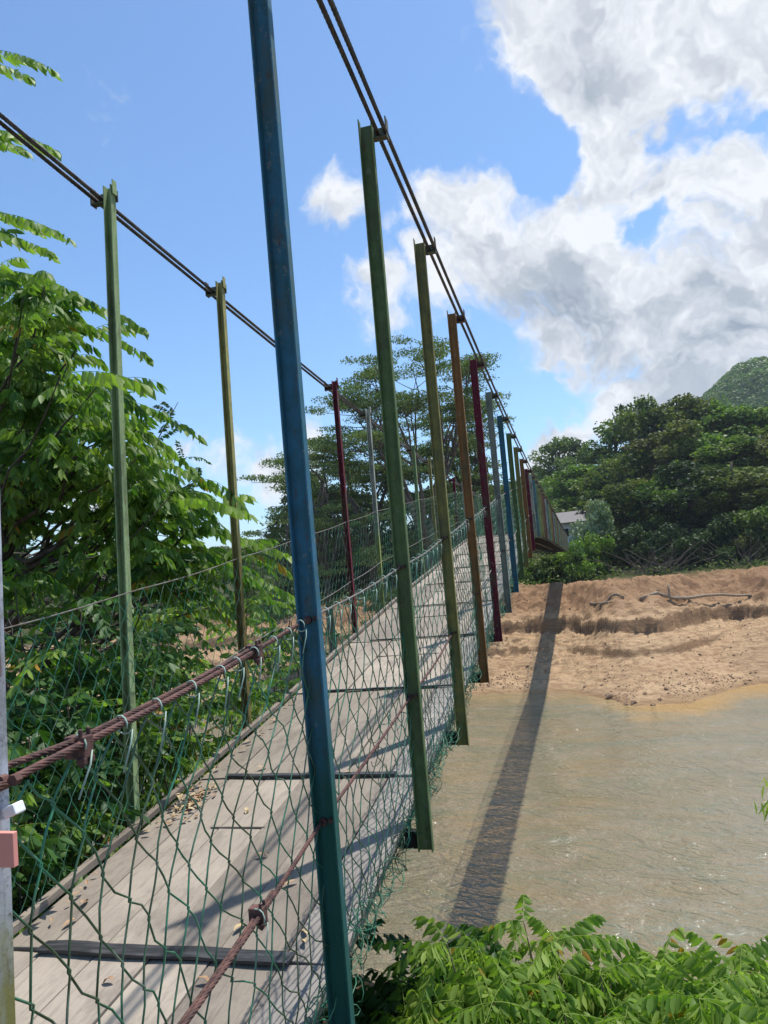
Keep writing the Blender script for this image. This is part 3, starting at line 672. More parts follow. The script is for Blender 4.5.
# ------------------------------------------------------------------ near foliage
def norm(a): return a/(np.linalg.norm(a, axis=-1, keepdims=True)+1e-9)
LEAFT = np.array([(0, 0, 0), (-.42, .3, .12), (0, .32, 0), (.42, .3, .12), (-.40, .62, .10), (0, .64, -.03), (.40, .62, .10), (0, 1.0, -.10)])   # width, length, normal
LEAFF = np.array([(0, 2, 1, 1), (0, 3, 2, 2), (1, 2, 5, 4), (2, 3, 6, 5), (4, 5, 7, 7), (5, 6, 7, 7)])
class Leaves:
    def __init__(s): s.b = []; s.d = []; s.n = []; s.l = []; s.w = []; s.t = []
    def add(s, b, d, n, l, w, t):
        s.b.append(b); s.d.append(d); s.n.append(n); s.l.append(l); s.w.append(w); s.t.append(t)
    def obj(s, name, material, parent, stalks=None):
        b = np.concatenate(s.b); d = norm(np.concatenate(s.d)); n = np.concatenate(s.n); l = np.concatenate(s.l); w = np.concatenate(s.w); t = np.concatenate(s.t)
        sd = norm(np.cross(d, n)); n = np.cross(sd, d)
        V = b[:, None]+LEAFT[None, :, 0:1]*sd[:, None]*w[:, None, None]+LEAFT[None, :, 1:2]*d[:, None]*l[:, None, None]+LEAFT[None, :, 2:3]*n[:, None]*w[:, None, None]
        N = len(b); off = np.arange(N)*8
        tris = np.concatenate([(off[:, None]+np.array(f)[None]) for f in ((0, 2, 1), (0, 3, 2), (4, 5, 7), (5, 6, 7), (1, 2, 5), (1, 5, 4), (2, 3, 6), (2, 6, 5))])
        V = V.reshape(-1, 3); tt = np.repeat(t, 8)
        if stalks is not None and stalks.V:
            SV = np.concatenate(stalks.V); SF = np.array([f for f in stalks.F if len(f) == 4]); n0 = len(V)
            V = np.concatenate([V, SV]); tt = np.r_[tt, np.full(len(SV), .8)]; SF = SF+n0
            tris = np.concatenate([tris, SF[:, :3], SF[:, [0, 2, 3]]])
        return link(name, mesh(name, V, tris, material, tint=tt, smooth=True), parent)
def frond(LV, G_, base, dirn, L=.4, pairs=9, ll=.085, lw=.034, droop=.35, tint0=None, rng=RNG, hang=.75):
    dirn = norm(np.asarray(dirn, float)); s = np.linspace(.12, 1, pairs); 
    q = np.linspace(0, 1, 7); pth = base+dirn*L*q[:, None]+np.array([0, 0, -1.])*(droop*L*q**2)[:, None]
    G_.tube(pth, np.linspace(.0022, .001, 7), 3, cap=False)
    c = base+dirn*L*s[:, None]+np.array([0, 0, -1.])*(droop*L*s**2)[:, None]
    tg = norm(dirn+np.array([0, 0, -1.])*(2*droop*s)[:, None]); side = norm(np.cross(tg, [0, 0, 1.]))
    t0 = rng.uniform(.0, .9) if tint0 is None else tint0
    for sg in (1, -1):
        n = len(s); size = (ll*(.65+.45*np.sin(np.clip(s*1.1, 0, 1)*math.pi*.85)))*rng.uniform(.85, 1.1, n)
        d = side*sg*(1-hang*.45)+tg*(.45+.3*s[:, None])+np.array([0, 0, -1.])*hang*(.75+rng.uniform(-.25, .35, (n, 1)))+rng.normal(0, .10, (n, 3))
        nn = norm(np.cross(norm(d), tg)*-sg+np.array([0, 0, .6])+rng.normal(0, .25, (n, 3)))
        LV.add(c, d, nn, size, lw*rng.uniform(.85, 1.1, n), np.clip(t0+rng.normal(0, .12, n), 0, 1))
    LV.add(c[-1:], tg[-1:]+np.array([[0, 0, -.4]]), np.array([[0, 0, 1.]]), np.array([ll*.9]), np.array([lw]), np.array([t0]))
def limb_path(a, b, wob=.12, n=9, sag=.0, rng=RNG):
    a = np.array(a, float); b = np.array(b, float); q = np.linspace(0, 1, n)[:, None]; L = np.linalg.norm(b-a)
    w = rng.normal(0, wob*L/3, (n, 3))*np.sin(q*math.pi); w = np.apply_along_axis(lambda v: np.convolve(np.pad(v, 1, 'edge'), [.25, .5, .25], 'valid'), 0, w)
    return a+(b-a)*q+w+np.array([0, 0, 1.])*(sag*L*np.sin(q*math.pi))
def near_tree(name, label, base, fork, twigs, nf=(8, 13), leafm='leaf', L=(.3, .45), ll=.085, lw=.034, pairs=(7, 11), r0=.06, cat='tree', droop=.35, spread=1.0, group=None, extra=(), hang=.75, bare=0):
    e = empty(name, base); e_off = np.array(base, float)
    T = G(); LV = Leaves(); R_ = G(); base = np.zeros(3); fork = np.array(fork, float)-e_off
    T.tube(limb_path(base-[0, 0, .15], fork, .12, 9), np.linspace(r0, r0*.7, 9), 8)
    hubs = [fork+RNG.normal(0, .25, 3)*spread for _ in range(5)]
    for h in hubs: T.tube(limb_path(fork, h, .1, 5), np.linspace(r0*.65, r0*.4, 5), 7)
    for tw in twigs:
        tw = np.array(tw, float)-e_off; h = min(hubs, key=lambda h: np.linalg.norm(h-tw)); pth = limb_path(h, tw, .14, 12, .05)
        rr = np.linspace(r0*.33, .0035, 12); T.tube(pth, rr, 6)
        out = norm(tw-h); n = RNG.integers(*nf)
        for i in range(n):
            s = RNG.uniform(.55, 1.0)**.7; p = pth[min(int(s*11), 11)]+ (pth[min(int(s*11)+1, 11)]-pth[min(int(s*11), 11)])*RNG.random()
            a = RNG.uniform(0, 2*math.pi); d = np.array([math.cos(a), math.sin(a), 0])*.75+out*RNG.uniform(.2, 1.1)+np.array([0, 0, RNG.uniform(0, .45)])
            frond(LV, R_, p, d, RNG.uniform(*L), int(RNG.integers(*pairs)), ll, lw, droop*RNG.uniform(.6, 1.5), hang=hang)
    for _ in range(bare):
        tq = np.array(twigs[int(RNG.integers(len(twigs)))], float)-e_off; h = hubs[int(RNG.integers(len(hubs)))]
        a_ = h+(tq-h)*RNG.uniform(.1, .9)+RNG.normal(0, .25, 3); T.tube(limb_path(a_, a_+np.array([RNG.uniform(.3, 1.3), RNG.normal(-.3, .8), RNG.normal(-.1, .18)]), .12, 8), np.linspace(.010, .003, 8), 4)
    for a_, b_ in extra:
        a_ = a_-e_off; b_ = b_-e_off; dd = b_-a_; Lf = np.linalg.norm(dd); h = min(hubs, key=lambda h: np.linalg.norm(h-a_))
        T.tube(limb_path(h, a_, .08, 10, .03), np.linspace(.012, .0035, 10), 5); frond(LV, R_, a_, dd/Lf+np.array([0, 0, .22]), Lf, int(Lf/.046), ll*1.05, lw*1.45, .25, hang=.95, tint0=.6)
    T.obj('trunk', M['bark'], e, smooth=True)
    cr = LV.obj('crown', M[leafm], e, R_)
    tag(e, label, cat, group); return e
def xmax(y): return np.interp(y, [262, 300, 340, 380, 420, 460, 500, 540, 580, 640], [40, 62, 62, 82, 112, 138, 172, 208, 240, 240])
tw = []
for i in range(58):
    y = 275+315*RNG.random()**1.5; xm = xmax(y); x = xm*(1-RNG.random()**1.3*1.35) if i % 3 else xm*RNG.uniform(.85, 1.0)
    Y = RNG.uniform(3.9, 5.6) if x > 60 else RNG.uniform(3.4, 6)
    tw.append(P(x, y, Y))
for (x, y, Y) in ((-30, 222, 4.0), (-10, 285, 3.8), (-60, 225, 4.4), (60, 300, 3.9), (85, 330, 4.0), (95, 385, 3.5), (150, 420, 4.3), (200, 480, 4.6), (225, 505, 4.8), (240, 560, 5.0), (235, 600, 5.2)): tw.append(P(x, y, Y))
EXF = []
for (x0, y0_, x1, y1_, Y) in ((-30, 50, 44, 66, 3.9), (-40, 62, 22, 74, 4.1), (-28, 130, 46, 146, 3.85), (-40, 136, 20, 148, 4.05), (-45, 205, 30, 226, 4.2), (-25, 212, 60, 234, 3.9), (-30, 232, 45, 250, 4.0), (30, 292, 132, 322, 4.0), (40, 318, 137, 350, 4.1), (60, 375, 138, 380, 3.0), (-20, 270, 70, 290, 4.0),
       (100, 395, 190, 430, 4.4), (110, 415, 182, 460, 4.6), (140, 455, 232, 500, 4.7), (150, 470, 215, 520, 4.9), (170, 500, 245, 510, 3.9), (190, 530, 290, 555, 5.2), (200, 560, 298, 600, 5.4)):
    a_ = P(x0, y0_, Y); b_ = P(x1, y1_, Y-.15); EXF.append((a_, b_))
near_tree('pinnate_leaf_tree', 'leafy green tree with long feathered leaves leaning over the left side of the bridge', (-5.2, 4.6, -2.6), (-4.7, 4.7, -.3), tw, nf=(8, 13), r0=.075, spread=1.2, L=(.32, .52), ll=.105, lw=.037, pairs=(8, 12), droop=.55, extra=EXF, hang=1.05)
# darker tree just behind it, mostly bare crossing branches inside
tw = [P(RNG.uniform(-60, 200), RNG.uniform(400, 640), RNG.uniform(6.5, 9.5)) for _ in range(60)]
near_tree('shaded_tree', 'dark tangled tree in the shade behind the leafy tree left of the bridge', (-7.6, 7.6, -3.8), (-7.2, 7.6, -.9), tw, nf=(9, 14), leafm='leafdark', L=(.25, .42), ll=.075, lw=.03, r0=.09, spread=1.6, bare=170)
# shrubs under the left edge of the bridge
def shrub(name, label, base, tops, leafm='leaf', nf=(6, 10), L=(.22, .36), ll=.07, lw=.03, r0=.012, group=None, pairs=(5, 9), hang=.6, cat='shrub'):
    e = empty(name, base); T = G(); LV = Leaves(); R_ = G(); b0 = np.array(base, float)
    for tp in tops:
        tp = np.array(tp, float)-b0; pth = limb_path(RNG.normal(0, .05, 3)*[1, 1, .2], tp, .14, 10, .04); T.tube(pth, np.linspace(r0, .003, 10), 5)
        for i in range(int(RNG.integers(*nf))):
            s = RNG.uniform(.35, 1) if i > 3 else .99; p = pth[int(round(s*9))]; a = RNG.uniform(0, 6.28)
            frond(LV, R_, p, (math.cos(a), math.sin(a), RNG.uniform(-.1, .7)), RNG.uniform(*L), int(RNG.integers(*pairs)), ll, lw, .3*RNG.uniform(.5, 1.6), hang=hang)
    T.obj('stem', M['bark'], e, smooth=True); LV.obj('foliage', M[leafm], e, R_)
    tag(e, label, cat, group); return e
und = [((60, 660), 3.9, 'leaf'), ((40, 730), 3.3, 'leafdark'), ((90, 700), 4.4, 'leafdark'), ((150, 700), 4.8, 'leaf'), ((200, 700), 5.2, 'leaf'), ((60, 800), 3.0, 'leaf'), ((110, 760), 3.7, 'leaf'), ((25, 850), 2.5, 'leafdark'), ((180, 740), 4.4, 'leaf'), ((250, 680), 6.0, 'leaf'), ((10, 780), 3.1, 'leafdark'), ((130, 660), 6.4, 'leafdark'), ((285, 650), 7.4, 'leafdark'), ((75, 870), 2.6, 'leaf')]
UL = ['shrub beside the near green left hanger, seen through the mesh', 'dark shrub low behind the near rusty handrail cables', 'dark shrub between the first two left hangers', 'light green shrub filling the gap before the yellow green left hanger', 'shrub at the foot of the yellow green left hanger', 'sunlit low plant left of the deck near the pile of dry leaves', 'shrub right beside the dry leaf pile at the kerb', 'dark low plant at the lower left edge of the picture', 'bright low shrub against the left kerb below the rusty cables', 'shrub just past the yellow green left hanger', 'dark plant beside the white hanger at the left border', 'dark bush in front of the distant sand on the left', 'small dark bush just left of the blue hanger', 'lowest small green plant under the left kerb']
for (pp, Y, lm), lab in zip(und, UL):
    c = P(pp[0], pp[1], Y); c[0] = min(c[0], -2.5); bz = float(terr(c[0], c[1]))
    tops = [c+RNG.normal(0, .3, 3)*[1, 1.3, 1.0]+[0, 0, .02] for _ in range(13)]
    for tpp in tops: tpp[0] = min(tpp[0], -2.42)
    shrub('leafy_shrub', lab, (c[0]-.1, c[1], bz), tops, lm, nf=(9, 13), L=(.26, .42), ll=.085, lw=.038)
# shrubs in front at the lower right
FR = [((455, 975), 3.6, 'leaf'), ((500, 955), 3.9, 'leaf'), ((560, 985), 3.8, 'leaf'), ((610, 985), 4.0, 'leaf'), ((680, 1010), 3.9, 'leaf'), ((720, 990), 3.7, 'leaf'), ((650, 985), 4.1, 'leaf'), ((700, 985), 4.1, 'leaf'), ((760, 985), 4.1, 'leaf'), ((600, 975), 4.2, 'leaf'), ((520, 1035), 3.3, 'leaf'), ((640, 1045), 3.4, 'leaf'), ((750, 1035), 3.5, 'leaf'), ((395, 985), 3.9, 'leafdark'), ((415, 950), 4.2, 'leafdark'), ((380, 1030), 3.7, 'leafdark')]
tw1 = []; tw2 = []
for (pp, Y, lm) in FR:
    c = P(pp[0], pp[1], Y)
    for _ in range(16): (tw1 if lm == 'leaf' else tw2).append(c+RNG.normal(0, .17, 3)*[1.3, 1.3, .6]+[0, 0, -.17])
def bigshrub(name, label, base, tops, leafm, nf=(5, 8)): return shrub(name, label, base, tops, leafm, nf=nf, L=(.24, .38), ll=.088, lw=.033, r0=.016, pairs=(7, 10), hang=.95)
c = P(590, 1000, 3.9); bigshrub('feather_leaf_shrub', 'sunlit green shrub with long feathered leaves filling the bottom right corner', (c[0], c[1]+.1, float(terr(c[0], c[1]+.1))), tw1, 'leafsun', (11, 15))
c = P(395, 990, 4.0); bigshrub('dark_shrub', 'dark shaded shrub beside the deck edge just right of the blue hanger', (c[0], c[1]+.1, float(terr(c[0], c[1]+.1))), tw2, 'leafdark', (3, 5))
# yellowish twig reaching in from the right
c = P(800, 790, 5.0); b0 = np.array([c[0]+.5, c[1], float(terr(c[0]+.5, c[1]))])
e = empty('yellow_plant', b0); T = G(); LV = Leaves(); pth = limb_path((0, 0, 0), P(775, 800, 5.0)-b0, .05, 12, .06); T.tube(pth, np.linspace(.012, .003, 12), 5)
for i in range(26):
    p = pth[-1]+RNG.normal(0, .05, 3); n = 1
    LV.add(p[None]+0, np.array([[RNG.normal(-.2, .5), RNG.normal(0, .5), -1.]]), RNG.normal(0, 1, (1, 3)), np.array([RNG.uniform(.08, .14)]), np.array([.016]), np.array([RNG.random()]))
T.obj('stem', M['bark'], e); LV.obj('foliage', M['yellow'], e); tag(e, 'yellow green drooping twig over the water at the right border', 'plant')
# grass and ground cover on the near banks
Vb = []; n = 0
N = 16000; gx = np.concatenate([RNG.uniform(-7, -2.45, N//2), RNG.uniform(-3, 4, N//2)]); gy = np.concatenate([RNG.uniform(1.2, 8.5, N//2), RNG.uniform(4.2, 9, N//2)])
gz = terr(gx, gy); kp = ~((gx > -2.3) & (gx < -.6) & (gy < 4)); gx, gy, gz = gx[kp], gy[kp], gz[kp]
LV = Leaves(); N = len(gx)
LV.add(np.stack([gx, gy, gz-.01], 1), np.stack([RNG.normal(0, .5, N), RNG.normal(0, .5, N), RNG.uniform(.5, 1.2, N)], 1), RNG.normal(0, 1, (N, 3)), RNG.uniform(.08, .26, N), RNG.uniform(.012, .04, N), RNG.random(N))
o = LV.obj('grass', M['grass'], None); tag(o, 'rough green grass and weeds covering the near bank', 'grass', kind='stuff')
# ------------------------------------------------------------------ far trees: prototypes
def quads(pos, nrm, size, rng, asp=.6):
    N = len(pos); a = rng.normal(0, 1, (N, 3)); u = norm(np.cross(nrm, a)); v = norm(np.cross(nrm, u))
    s = size[:, None]
    V = np.stack([pos-u*s, pos+v*s*asp+nrm*s*.15, pos+u*s, pos-v*s*asp+nrm*s*.15], 1)
    return V.reshape(-1, 3), np.arange(N*4).reshape(N, 4)
def crown_pts(lobes, dens, rng, shell=.55):
    P_, N_, T_ = [], [], []
    for (c, r, tn) in lobes:
        c = np.array(c, float); r = np.array(r, float); n = int(dens*(r[0]*r[1]+r[0]*r[2]+r[1]*r[2])/3)
        d = norm(rng.normal(0, 1, (n, 3))); rad = shell+(1-shell)*rng.random(n)**.5
        # clumpy: modulate radius
        k = np.sin(d[:, 0]*7+c[0]*3)*np.sin(d[:, 1]*6+c[1]*2)*np.sin(d[:, 2]*7+c[2])
        p = c+d*r*(rad*(1+.22*k))[:, None]; P_.append(p)
        N_.append(norm(d*.3+rng.normal(0, .8, (n, 3))+[0, 0, .3])); T_.append(np.clip(tn+rng.normal(0, .26, n), 0, 1))
    return np.concatenate(P_), np.concatenate(N_), np.concatenate(T_)
def make_proto(seed, kind):
    rng = np.random.default_rng(seed); T = G(); lobes = []
    if kind == 'broad':        # unit: height 10, width about 8
        T.tube(limb_path((0, 0, -.3), (rng.normal(0, .3), rng.normal(0, .3), 5.5), .08, 9, rng=rng), np.linspace(.26, .13, 9), 7)
        for i in range(46):
            a = rng.uniform(0, 6.28); h = rng.uniform(1.4, 9.6); rr = 3.3*math.sqrt(max(.06, 1-((h-5.2)/4.6)**2))*rng.uniform(.3, 1.3)
            c = (rr*math.cos(a), rr*math.sin(a), h); s = rng.uniform(.45, 1.25); lobes.append((c, (s*1.05, s*1.05, s*rng.uniform(.75, 1.15)), rng.uniform(.0, 1.0)))
            if i < 12: T.tube(limb_path((0, 0, min(h*.6, 5)), c, .1, 6, rng=rng), np.linspace(.10, .03, 6), 5)
        p, n, t_ = crown_pts(lobes, 150, rng, .12); sz = rng.uniform(.10, .26, len(p))
    elif kind == 'tall':
        T.tube(limb_path((0, 0, -.3), (rng.normal(0, .3), 0, 8.5), .05, 9, rng=rng), np.linspace(.2, .06, 9), 7)
        for i in range(20):
            a = rng.uniform(0, 6.28); h = rng.uniform(3.0, 9.6); rr = 2.0*math.sqrt(max(.05, 1-((h-6.2)/3.9)**2))*rng.uniform(.3, 1.1); c = (rr*math.cos(a), rr*math.sin(a), h)
            s = rng.uniform(.5, 1.15); lobes.append((c, (s*1.2, s*1.2, s*.8), rng.uniform(.1, .9)))
            T.tube(limb_path((0, 0, h*.75), c, .1, 6, rng=rng), np.linspace(.07, .02, 6), 5)
        p, n, t_ = crown_pts(lobes, 300, rng, .3); sz = rng.uniform(.09, .2, len(p))
    elif kind == 'bush':       # unit height 3, width 4
        for i in range(15):
            a = rng.uniform(0, 6.28); rr = rng.uniform(0, 1.7); h = rng.uniform(.4, 2.5-rr*.5); c = (rr*math.cos(a), rr*math.sin(a), h); s = rng.uniform(.4, .8)
            lobes.append((c, (s, s, s*.8), rng.uniform(.05, .95))); T.tube(limb_path((0, 0, 0), c, .12, 6, rng=rng), np.linspace(.05, .015, 6), 5)
        p, n, t_ = crown_pts(lobes, 620, rng, .2); sz = rng.uniform(.06, .15, len(p))
    elif kind == 'tuft':       # loose vine-draped column, grey twiggy
        T.tube(limb_path((0, 0, 0), (0, .2, 6.5), .08, 8, rng=rng), np.linspace(.16, .05, 8), 6)
        for i in range(60):
            a = rng.uniform(0, 6.28); h = rng.uniform(.5, 6); q = np.array([math.cos(a)*rng.uniform(.6, 2.2), math.sin(a)*rng.uniform(.6, 2.2), h])
            T.tube(limb_path((0, .1, h*.9), q, .25, 7, rng=rng), np.linspace(.03, .012, 7), 3)
        for i in range(10):
            a = rng.uniform(0, 6.28); h = rng.uniform(2, 6.6); s = rng.uniform(.4, .9); lobes.append(((1.3*math.cos(a), 1.3*math.sin(a), h), (s, s, s*.9), rng.uniform(.1, .8)))
        p, n, t_ = crown_pts(lobes, 380, rng, .2); sz = rng.uniform(.07, .16, len(p))
    V, F = quads(p, n, sz, rng)
    zmax = V[:, 2].max()
    return {'kind': kind, 'trunk': G.me(T), 'V': V, 'F': F, 't': np.repeat(t_, 4), 'h': zmax, 'w': np.percentile(np.abs(V[:, 0]), 97)*2, 'cache': {}}
def _me(s): return mesh('trunk', np.concatenate(s.V), s.F, M['bark'], smooth=True)
G.me = _me
PROT = {'broad': [make_proto(s, 'broad') for s in (1, 2, 3, 4, 5)], 'tall': [make_proto(s, 'tall') for s in (11, 12)], 'bush': [make_proto(s, 'bush') for s in (21, 22, 23)], 'tuft': [make_proto(s, 'tuft') for s in (31, 32)]}
def put_tree(kind, px, topy, Y, width, leaf, name, label, cat, group, rz=None, vi=None):
    q = P(px, topy, Y); x = float(q[0]); bz = float(terr(x, Y))-.1; Y = Y+6; q = P(px, topy, Y); x = float(q[0]); bz = float(terr(x, Y))-.1; width = width*1.08; pr = random.choice(PROT[kind]) if vi is None else PROT[kind][vi % len(PROT[kind])]
    hgt = max(q[2]-bz, 1.0); sz = hgt/pr['h']; sw = width/pr['w']
    if leaf not in pr['cache']: pr['cache'][leaf] = mesh('crown', pr['V'], pr['F'], M[leaf], tint=pr['t'])
    e = empty(name, (x, Y, bz), random.uniform(0, 6.28) if rz is None else rz); e.scale = (sw, sw, sz)
    link('trunk', pr['trunk'], e); link('crown', pr['cache'][leaf], e); tag(e, label, cat, group); return e
# (px, top, Y, width, leaf, kind, label)
GR = 'trees of the forest on the far bank'
FT = [
 # skyline row
 (538, 462, 150, 9, 'far', 'broad', 'hazy distant tree behind the far end of the bridge'),
 (556, 446, 140, 10, 'airy', 'broad', 'pale feathery tree on the skyline just right of the bridge end'),
 (578, 434, 135, 5, 'deep', 'tall', 'thin dark tree standing above the skyline right of the bridge'),
 (590, 448, 125, 10, 'airy', 'broad', 'soft pale tree below the thin dark skyline tree'),
 (612, 419, 122, 10, 'far', 'broad', 'tree where the forest skyline starts to climb'),
 (632, 404, 118, 11, 'far', 'broad', 'tree on the left shoulder of the forest skyline'),
 (655, 396, 116, 11, 'far', 'broad', 'round dark tree near the top of the forest skyline'),
 (678, 397, 116, 10, 'far', 'tall', 'upright tree on the forest skyline left of the far hill'),
 (700, 401, 114, 11, 'far', 'broad', 'tree on the skyline directly below the left foot of the far hill'),
 (724, 404, 110, 12, 'farbright', 'broad', 'light green tree on the skyline under the far hill'),
 (752, 402, 108, 12, 'far', 'broad', 'dark tree on the skyline beneath the far hill top'),
 (782, 402, 108, 12, 'far', 'broad', 'skyline tree cut by the right border'),
 # middle row
 (548, 480, 118, 9, 'farbright', 'broad', 'fresh green tree low beside the far end of the bridge'),
 (572, 474, 112, 9, 'farbright', 'broad', 'fresh green rounded tree right of the bridge end'),
 (600, 462, 104, 10, 'far', 'broad', 'middle row tree left of the big dark crown'),
 (628, 448, 100, 10, 'far', 'broad', 'broad dark crown in the middle of the forest'),
 (652, 436, 98, 9, 'olivefar', 'broad', 'yellowish tree in the middle of the forest'),
 (676, 430, 96, 9, 'olivefar', 'tall', 'olive tinted upright tree in the middle row'),
 (702, 428, 94, 9, 'farbright', 'broad', 'bright green crown in the middle row on the right'),
 (730, 438, 92, 9, 'far', 'broad', 'dark crown right of the bright green one'),
 (757, 432, 92, 9, 'olivefar', 'broad', 'yellow green crown near the right border'),
 (785, 440, 92, 9, 'far', 'broad', 'middle row tree cut by the right border'),
 # front row
 (606, 492, 88, 7, 'far', 'broad', 'dark tree just behind the pale leaved shrub'),
 (630, 482, 86, 7.5, 'far', 'broad', 'front row tree above the sand, left of centre'),
 (655, 472, 85, 7.5, 'far', 'broad', 'front row tree behind the bare vines'),
 (683, 468, 84, 7.5, 'deep', 'broad', 'very dark front row tree above the sand crest'),
 (708, 462, 83, 6.5, 'far', 'tall', 'slim front row tree with a fresh top'),
 (728, 466, 82, 6, 'olivefar', 'tuft', 'grey vine covered tree in front of the forest on the right'),
 (752, 466, 82, 7.5, 'olivefar', 'broad', 'yellowish front row tree near the right border'),
 (785, 462, 82, 7.5, 'far', 'broad', 'front row tree cut by the right border')]
for i, (px, ty, Y, w, lf, kd, lb) in enumerate(FT):
    put_tree('tall' if kd == 'broad' and i % 3 == 1 else kd, px, ty-(0, 9, -5, 3)[i % 4], Y, w*(.95 if kd == 'tall' else 1.0), lf, 'forest_tree', lb, 'tree', GR, vi=i)
FB = [(560, 552, 73.5, 4.2, 'deep', 'dark bush directly under the far end of the bridge'), (545, 556, 74.5, 4, 'far', 'dark bush left of the bridge shadow on the bank'), (578, 538, 73, 4.2, 'yellowbush', 'bright green bush right beside the far end of the bridge'),
      (592, 530, 74.5, 4.2, 'yellowbush', 'bright green bush with a tall top below the white wall'), (597, 498, 80, 4.5, 'farpale', 'pale silvery leaved shrub right of the house'), (610, 528, 76, 4.5, 'deep', 'dark bush right of the bright green ones'), (632, 522, 76, 5, 'deep', 'deep green bush in the hollow above the sand'),
      (652, 530, 74.8, 5, 'deep', 'dark bush above the fallen branches'), (675, 520, 76, 5.2, 'deep', 'dark bush behind the upright stick'), (700, 528, 75, 5, 'deep', 'low dark bush on the crest of the sand bank'), (722, 512, 77, 5, 'deep', 'bush in front of the vine covered tree'), (744, 508, 76.5, 5, 'olivefar', 'olive bush on the crest near the right border'), (768, 500, 77, 5.5, 'far', 'bush at the right border above the sand bank'), (795, 500, 77, 5, 'far', 'bush just beyond the right border'),
      (520, 552, 75, 4, 'far', 'bush seen between the far hangers'), (500, 545, 76, 4.5, 'far', 'bush behind the blue hanger in the distance'), (475, 540, 78, 5, 'far', 'bush behind the maroon hanger in the distance'), (450, 538, 80, 5, 'farbright', 'light bush behind the orange hanger in the distance'), (425, 536, 80, 5, 'far', 'bush behind the yellow green hanger in the distance'), (395, 540, 80, 5.5, 'deep', 'dark bush behind the green hanger in the distance'), (365, 542, 80, 5.5, 'far', 'bush behind the left maroon hanger'), (335, 545, 80, 5.5, 'deep', 'dark bush right of the near blue hanger')]
for i, (px, ty, Y, w, lf, lb) in enumerate(FB):  # bushes given the deep leaf: shade at the forest foot put into colour
    put_tree('bush', px, ty, Y, w, lf, 'forest_bush', lb, 'bush', 'bushes along the top of the far bank', vi=i)
# bare vines and twigs on the crest
for i, (px, ty, Y) in enumerate(((662, 540, 77.6), (640, 545, 77.8), (735, 520, 79))):
    q = P(px, ty, Y); bz = float(terr(q[0], Y)); e = G(); rng = np.random.default_rng(50+i)
    for k in range(40):
        a = rng.uniform(0, 6.28); e.tube(limb_path((rng.normal(0, .7), rng.normal(0, .4), 0), (rng.normal(0, 2.2), rng.normal(0, .6), rng.uniform(.4, 3.2)), .2, 7, rng=rng), np.linspace(.035, .015, 7), 4)
    o = e.obj('bare_brush', M['brush']); o.location = (q[0], Y, bz); tag(o, ['heap of bare grey branches at the forest edge above the sand crest', 'smaller heap of bare twigs left of the big one', 'dry vines hanging by the right border'][i], 'brushwood', 'bare branches at the forest edge')
# trees left of the bridge: tall umbrella crowned trees with dark ones beneath
def umbrella_tree(seed, px, topy, Y, halfw, label, crownh=.16, leafn=1.0):
    rng = np.random.default_rng(seed); q = P(px, topy, Y); bz = float(terr(q[0], Y)); H = q[2]-bz; e = empty('umbrella_tree', (q[0], Y, bz)); T = G(); lobes = []
    f = np.array([rng.normal(0, .5), 0, H*.36]); T.tube(limb_path((0, 0, -.3), f, .06, 8, rng=rng), np.linspace(.42, .30, 8), 8)
    ends = []
    for i in range(7):
        a = i*6.283/7+rng.uniform(-.3, .3); m_ = f+np.array([math.cos(a)*halfw*.45, math.sin(a)*halfw*.45, H*rng.uniform(.20, .36)]); T.tube(limb_path(f, m_, .07, 8, .06, rng=rng), np.linspace(.22, .11, 8), 6)
        for j in range(4):
            a2 = a+rng.uniform(-.7, .7); rr = halfw*rng.uniform(.45, 1.0); hz = H*(1-(rr/halfw)**2*crownh*rng.uniform(.7, 1.1))-(0., 2.2, 4.6)[(i+j) % 3]*rng.uniform(.8, 1.1)
            en = np.array([math.cos(a2)*rr, math.sin(a2)*rr, hz]); T.tube(limb_path(m_, en, .09, 8, .04, rng=rng), np.linspace(.10, .035, 8), 5); ends.append(en)
            for l in range(3):
                e3 = en+np.array([rng.normal(0, 1.3), rng.normal(0, 1.3), rng.uniform(-.9, .5)]); T.tube(limb_path(en-(en-m_)*.25, e3, .1, 5, rng=rng), np.linspace(.04, .015, 5), 4); ends.append(e3)
    for en in ends:
        for l in range(2): s = rng.uniform(.55, 1.2); lobes.append((en+rng.normal(0, .55, 3)*[1, 1, .35], (s*1.5, s*1.5, s*.26), rng.uniform(.1, .8)))
    p, n, t_ = crown_pts(lobes, 250*leafn, rng, .1); V, F = quads(p, n, rng.uniform(.05, .13, len(p)), rng)
    T.obj('trunk', M['bark'], e, smooth=True); link('crown', mesh('crown', V, F, M['airy'], tint=np.repeat(t_, 4)), e); tag(e, label, 'tree', 'tall umbrella crowned trees beyond the bridge')
umbrella_tree(1, 408, 352, 62, 6.4, 'tallest airy umbrella shaped tree behind the left cable')
umbrella_tree(2, 312, 398, 60, 5.6, 'airy flat crowned tree just right of the near blue hanger', .8)
umbrella_tree(3, 448, 380, 70, 4.2, 'airy tree at the right end of the umbrella crowned group', .6, .7)
umbrella_tree(4, 362, 396, 68, 5.0, 'airy umbrella tree between the two larger ones', .5)
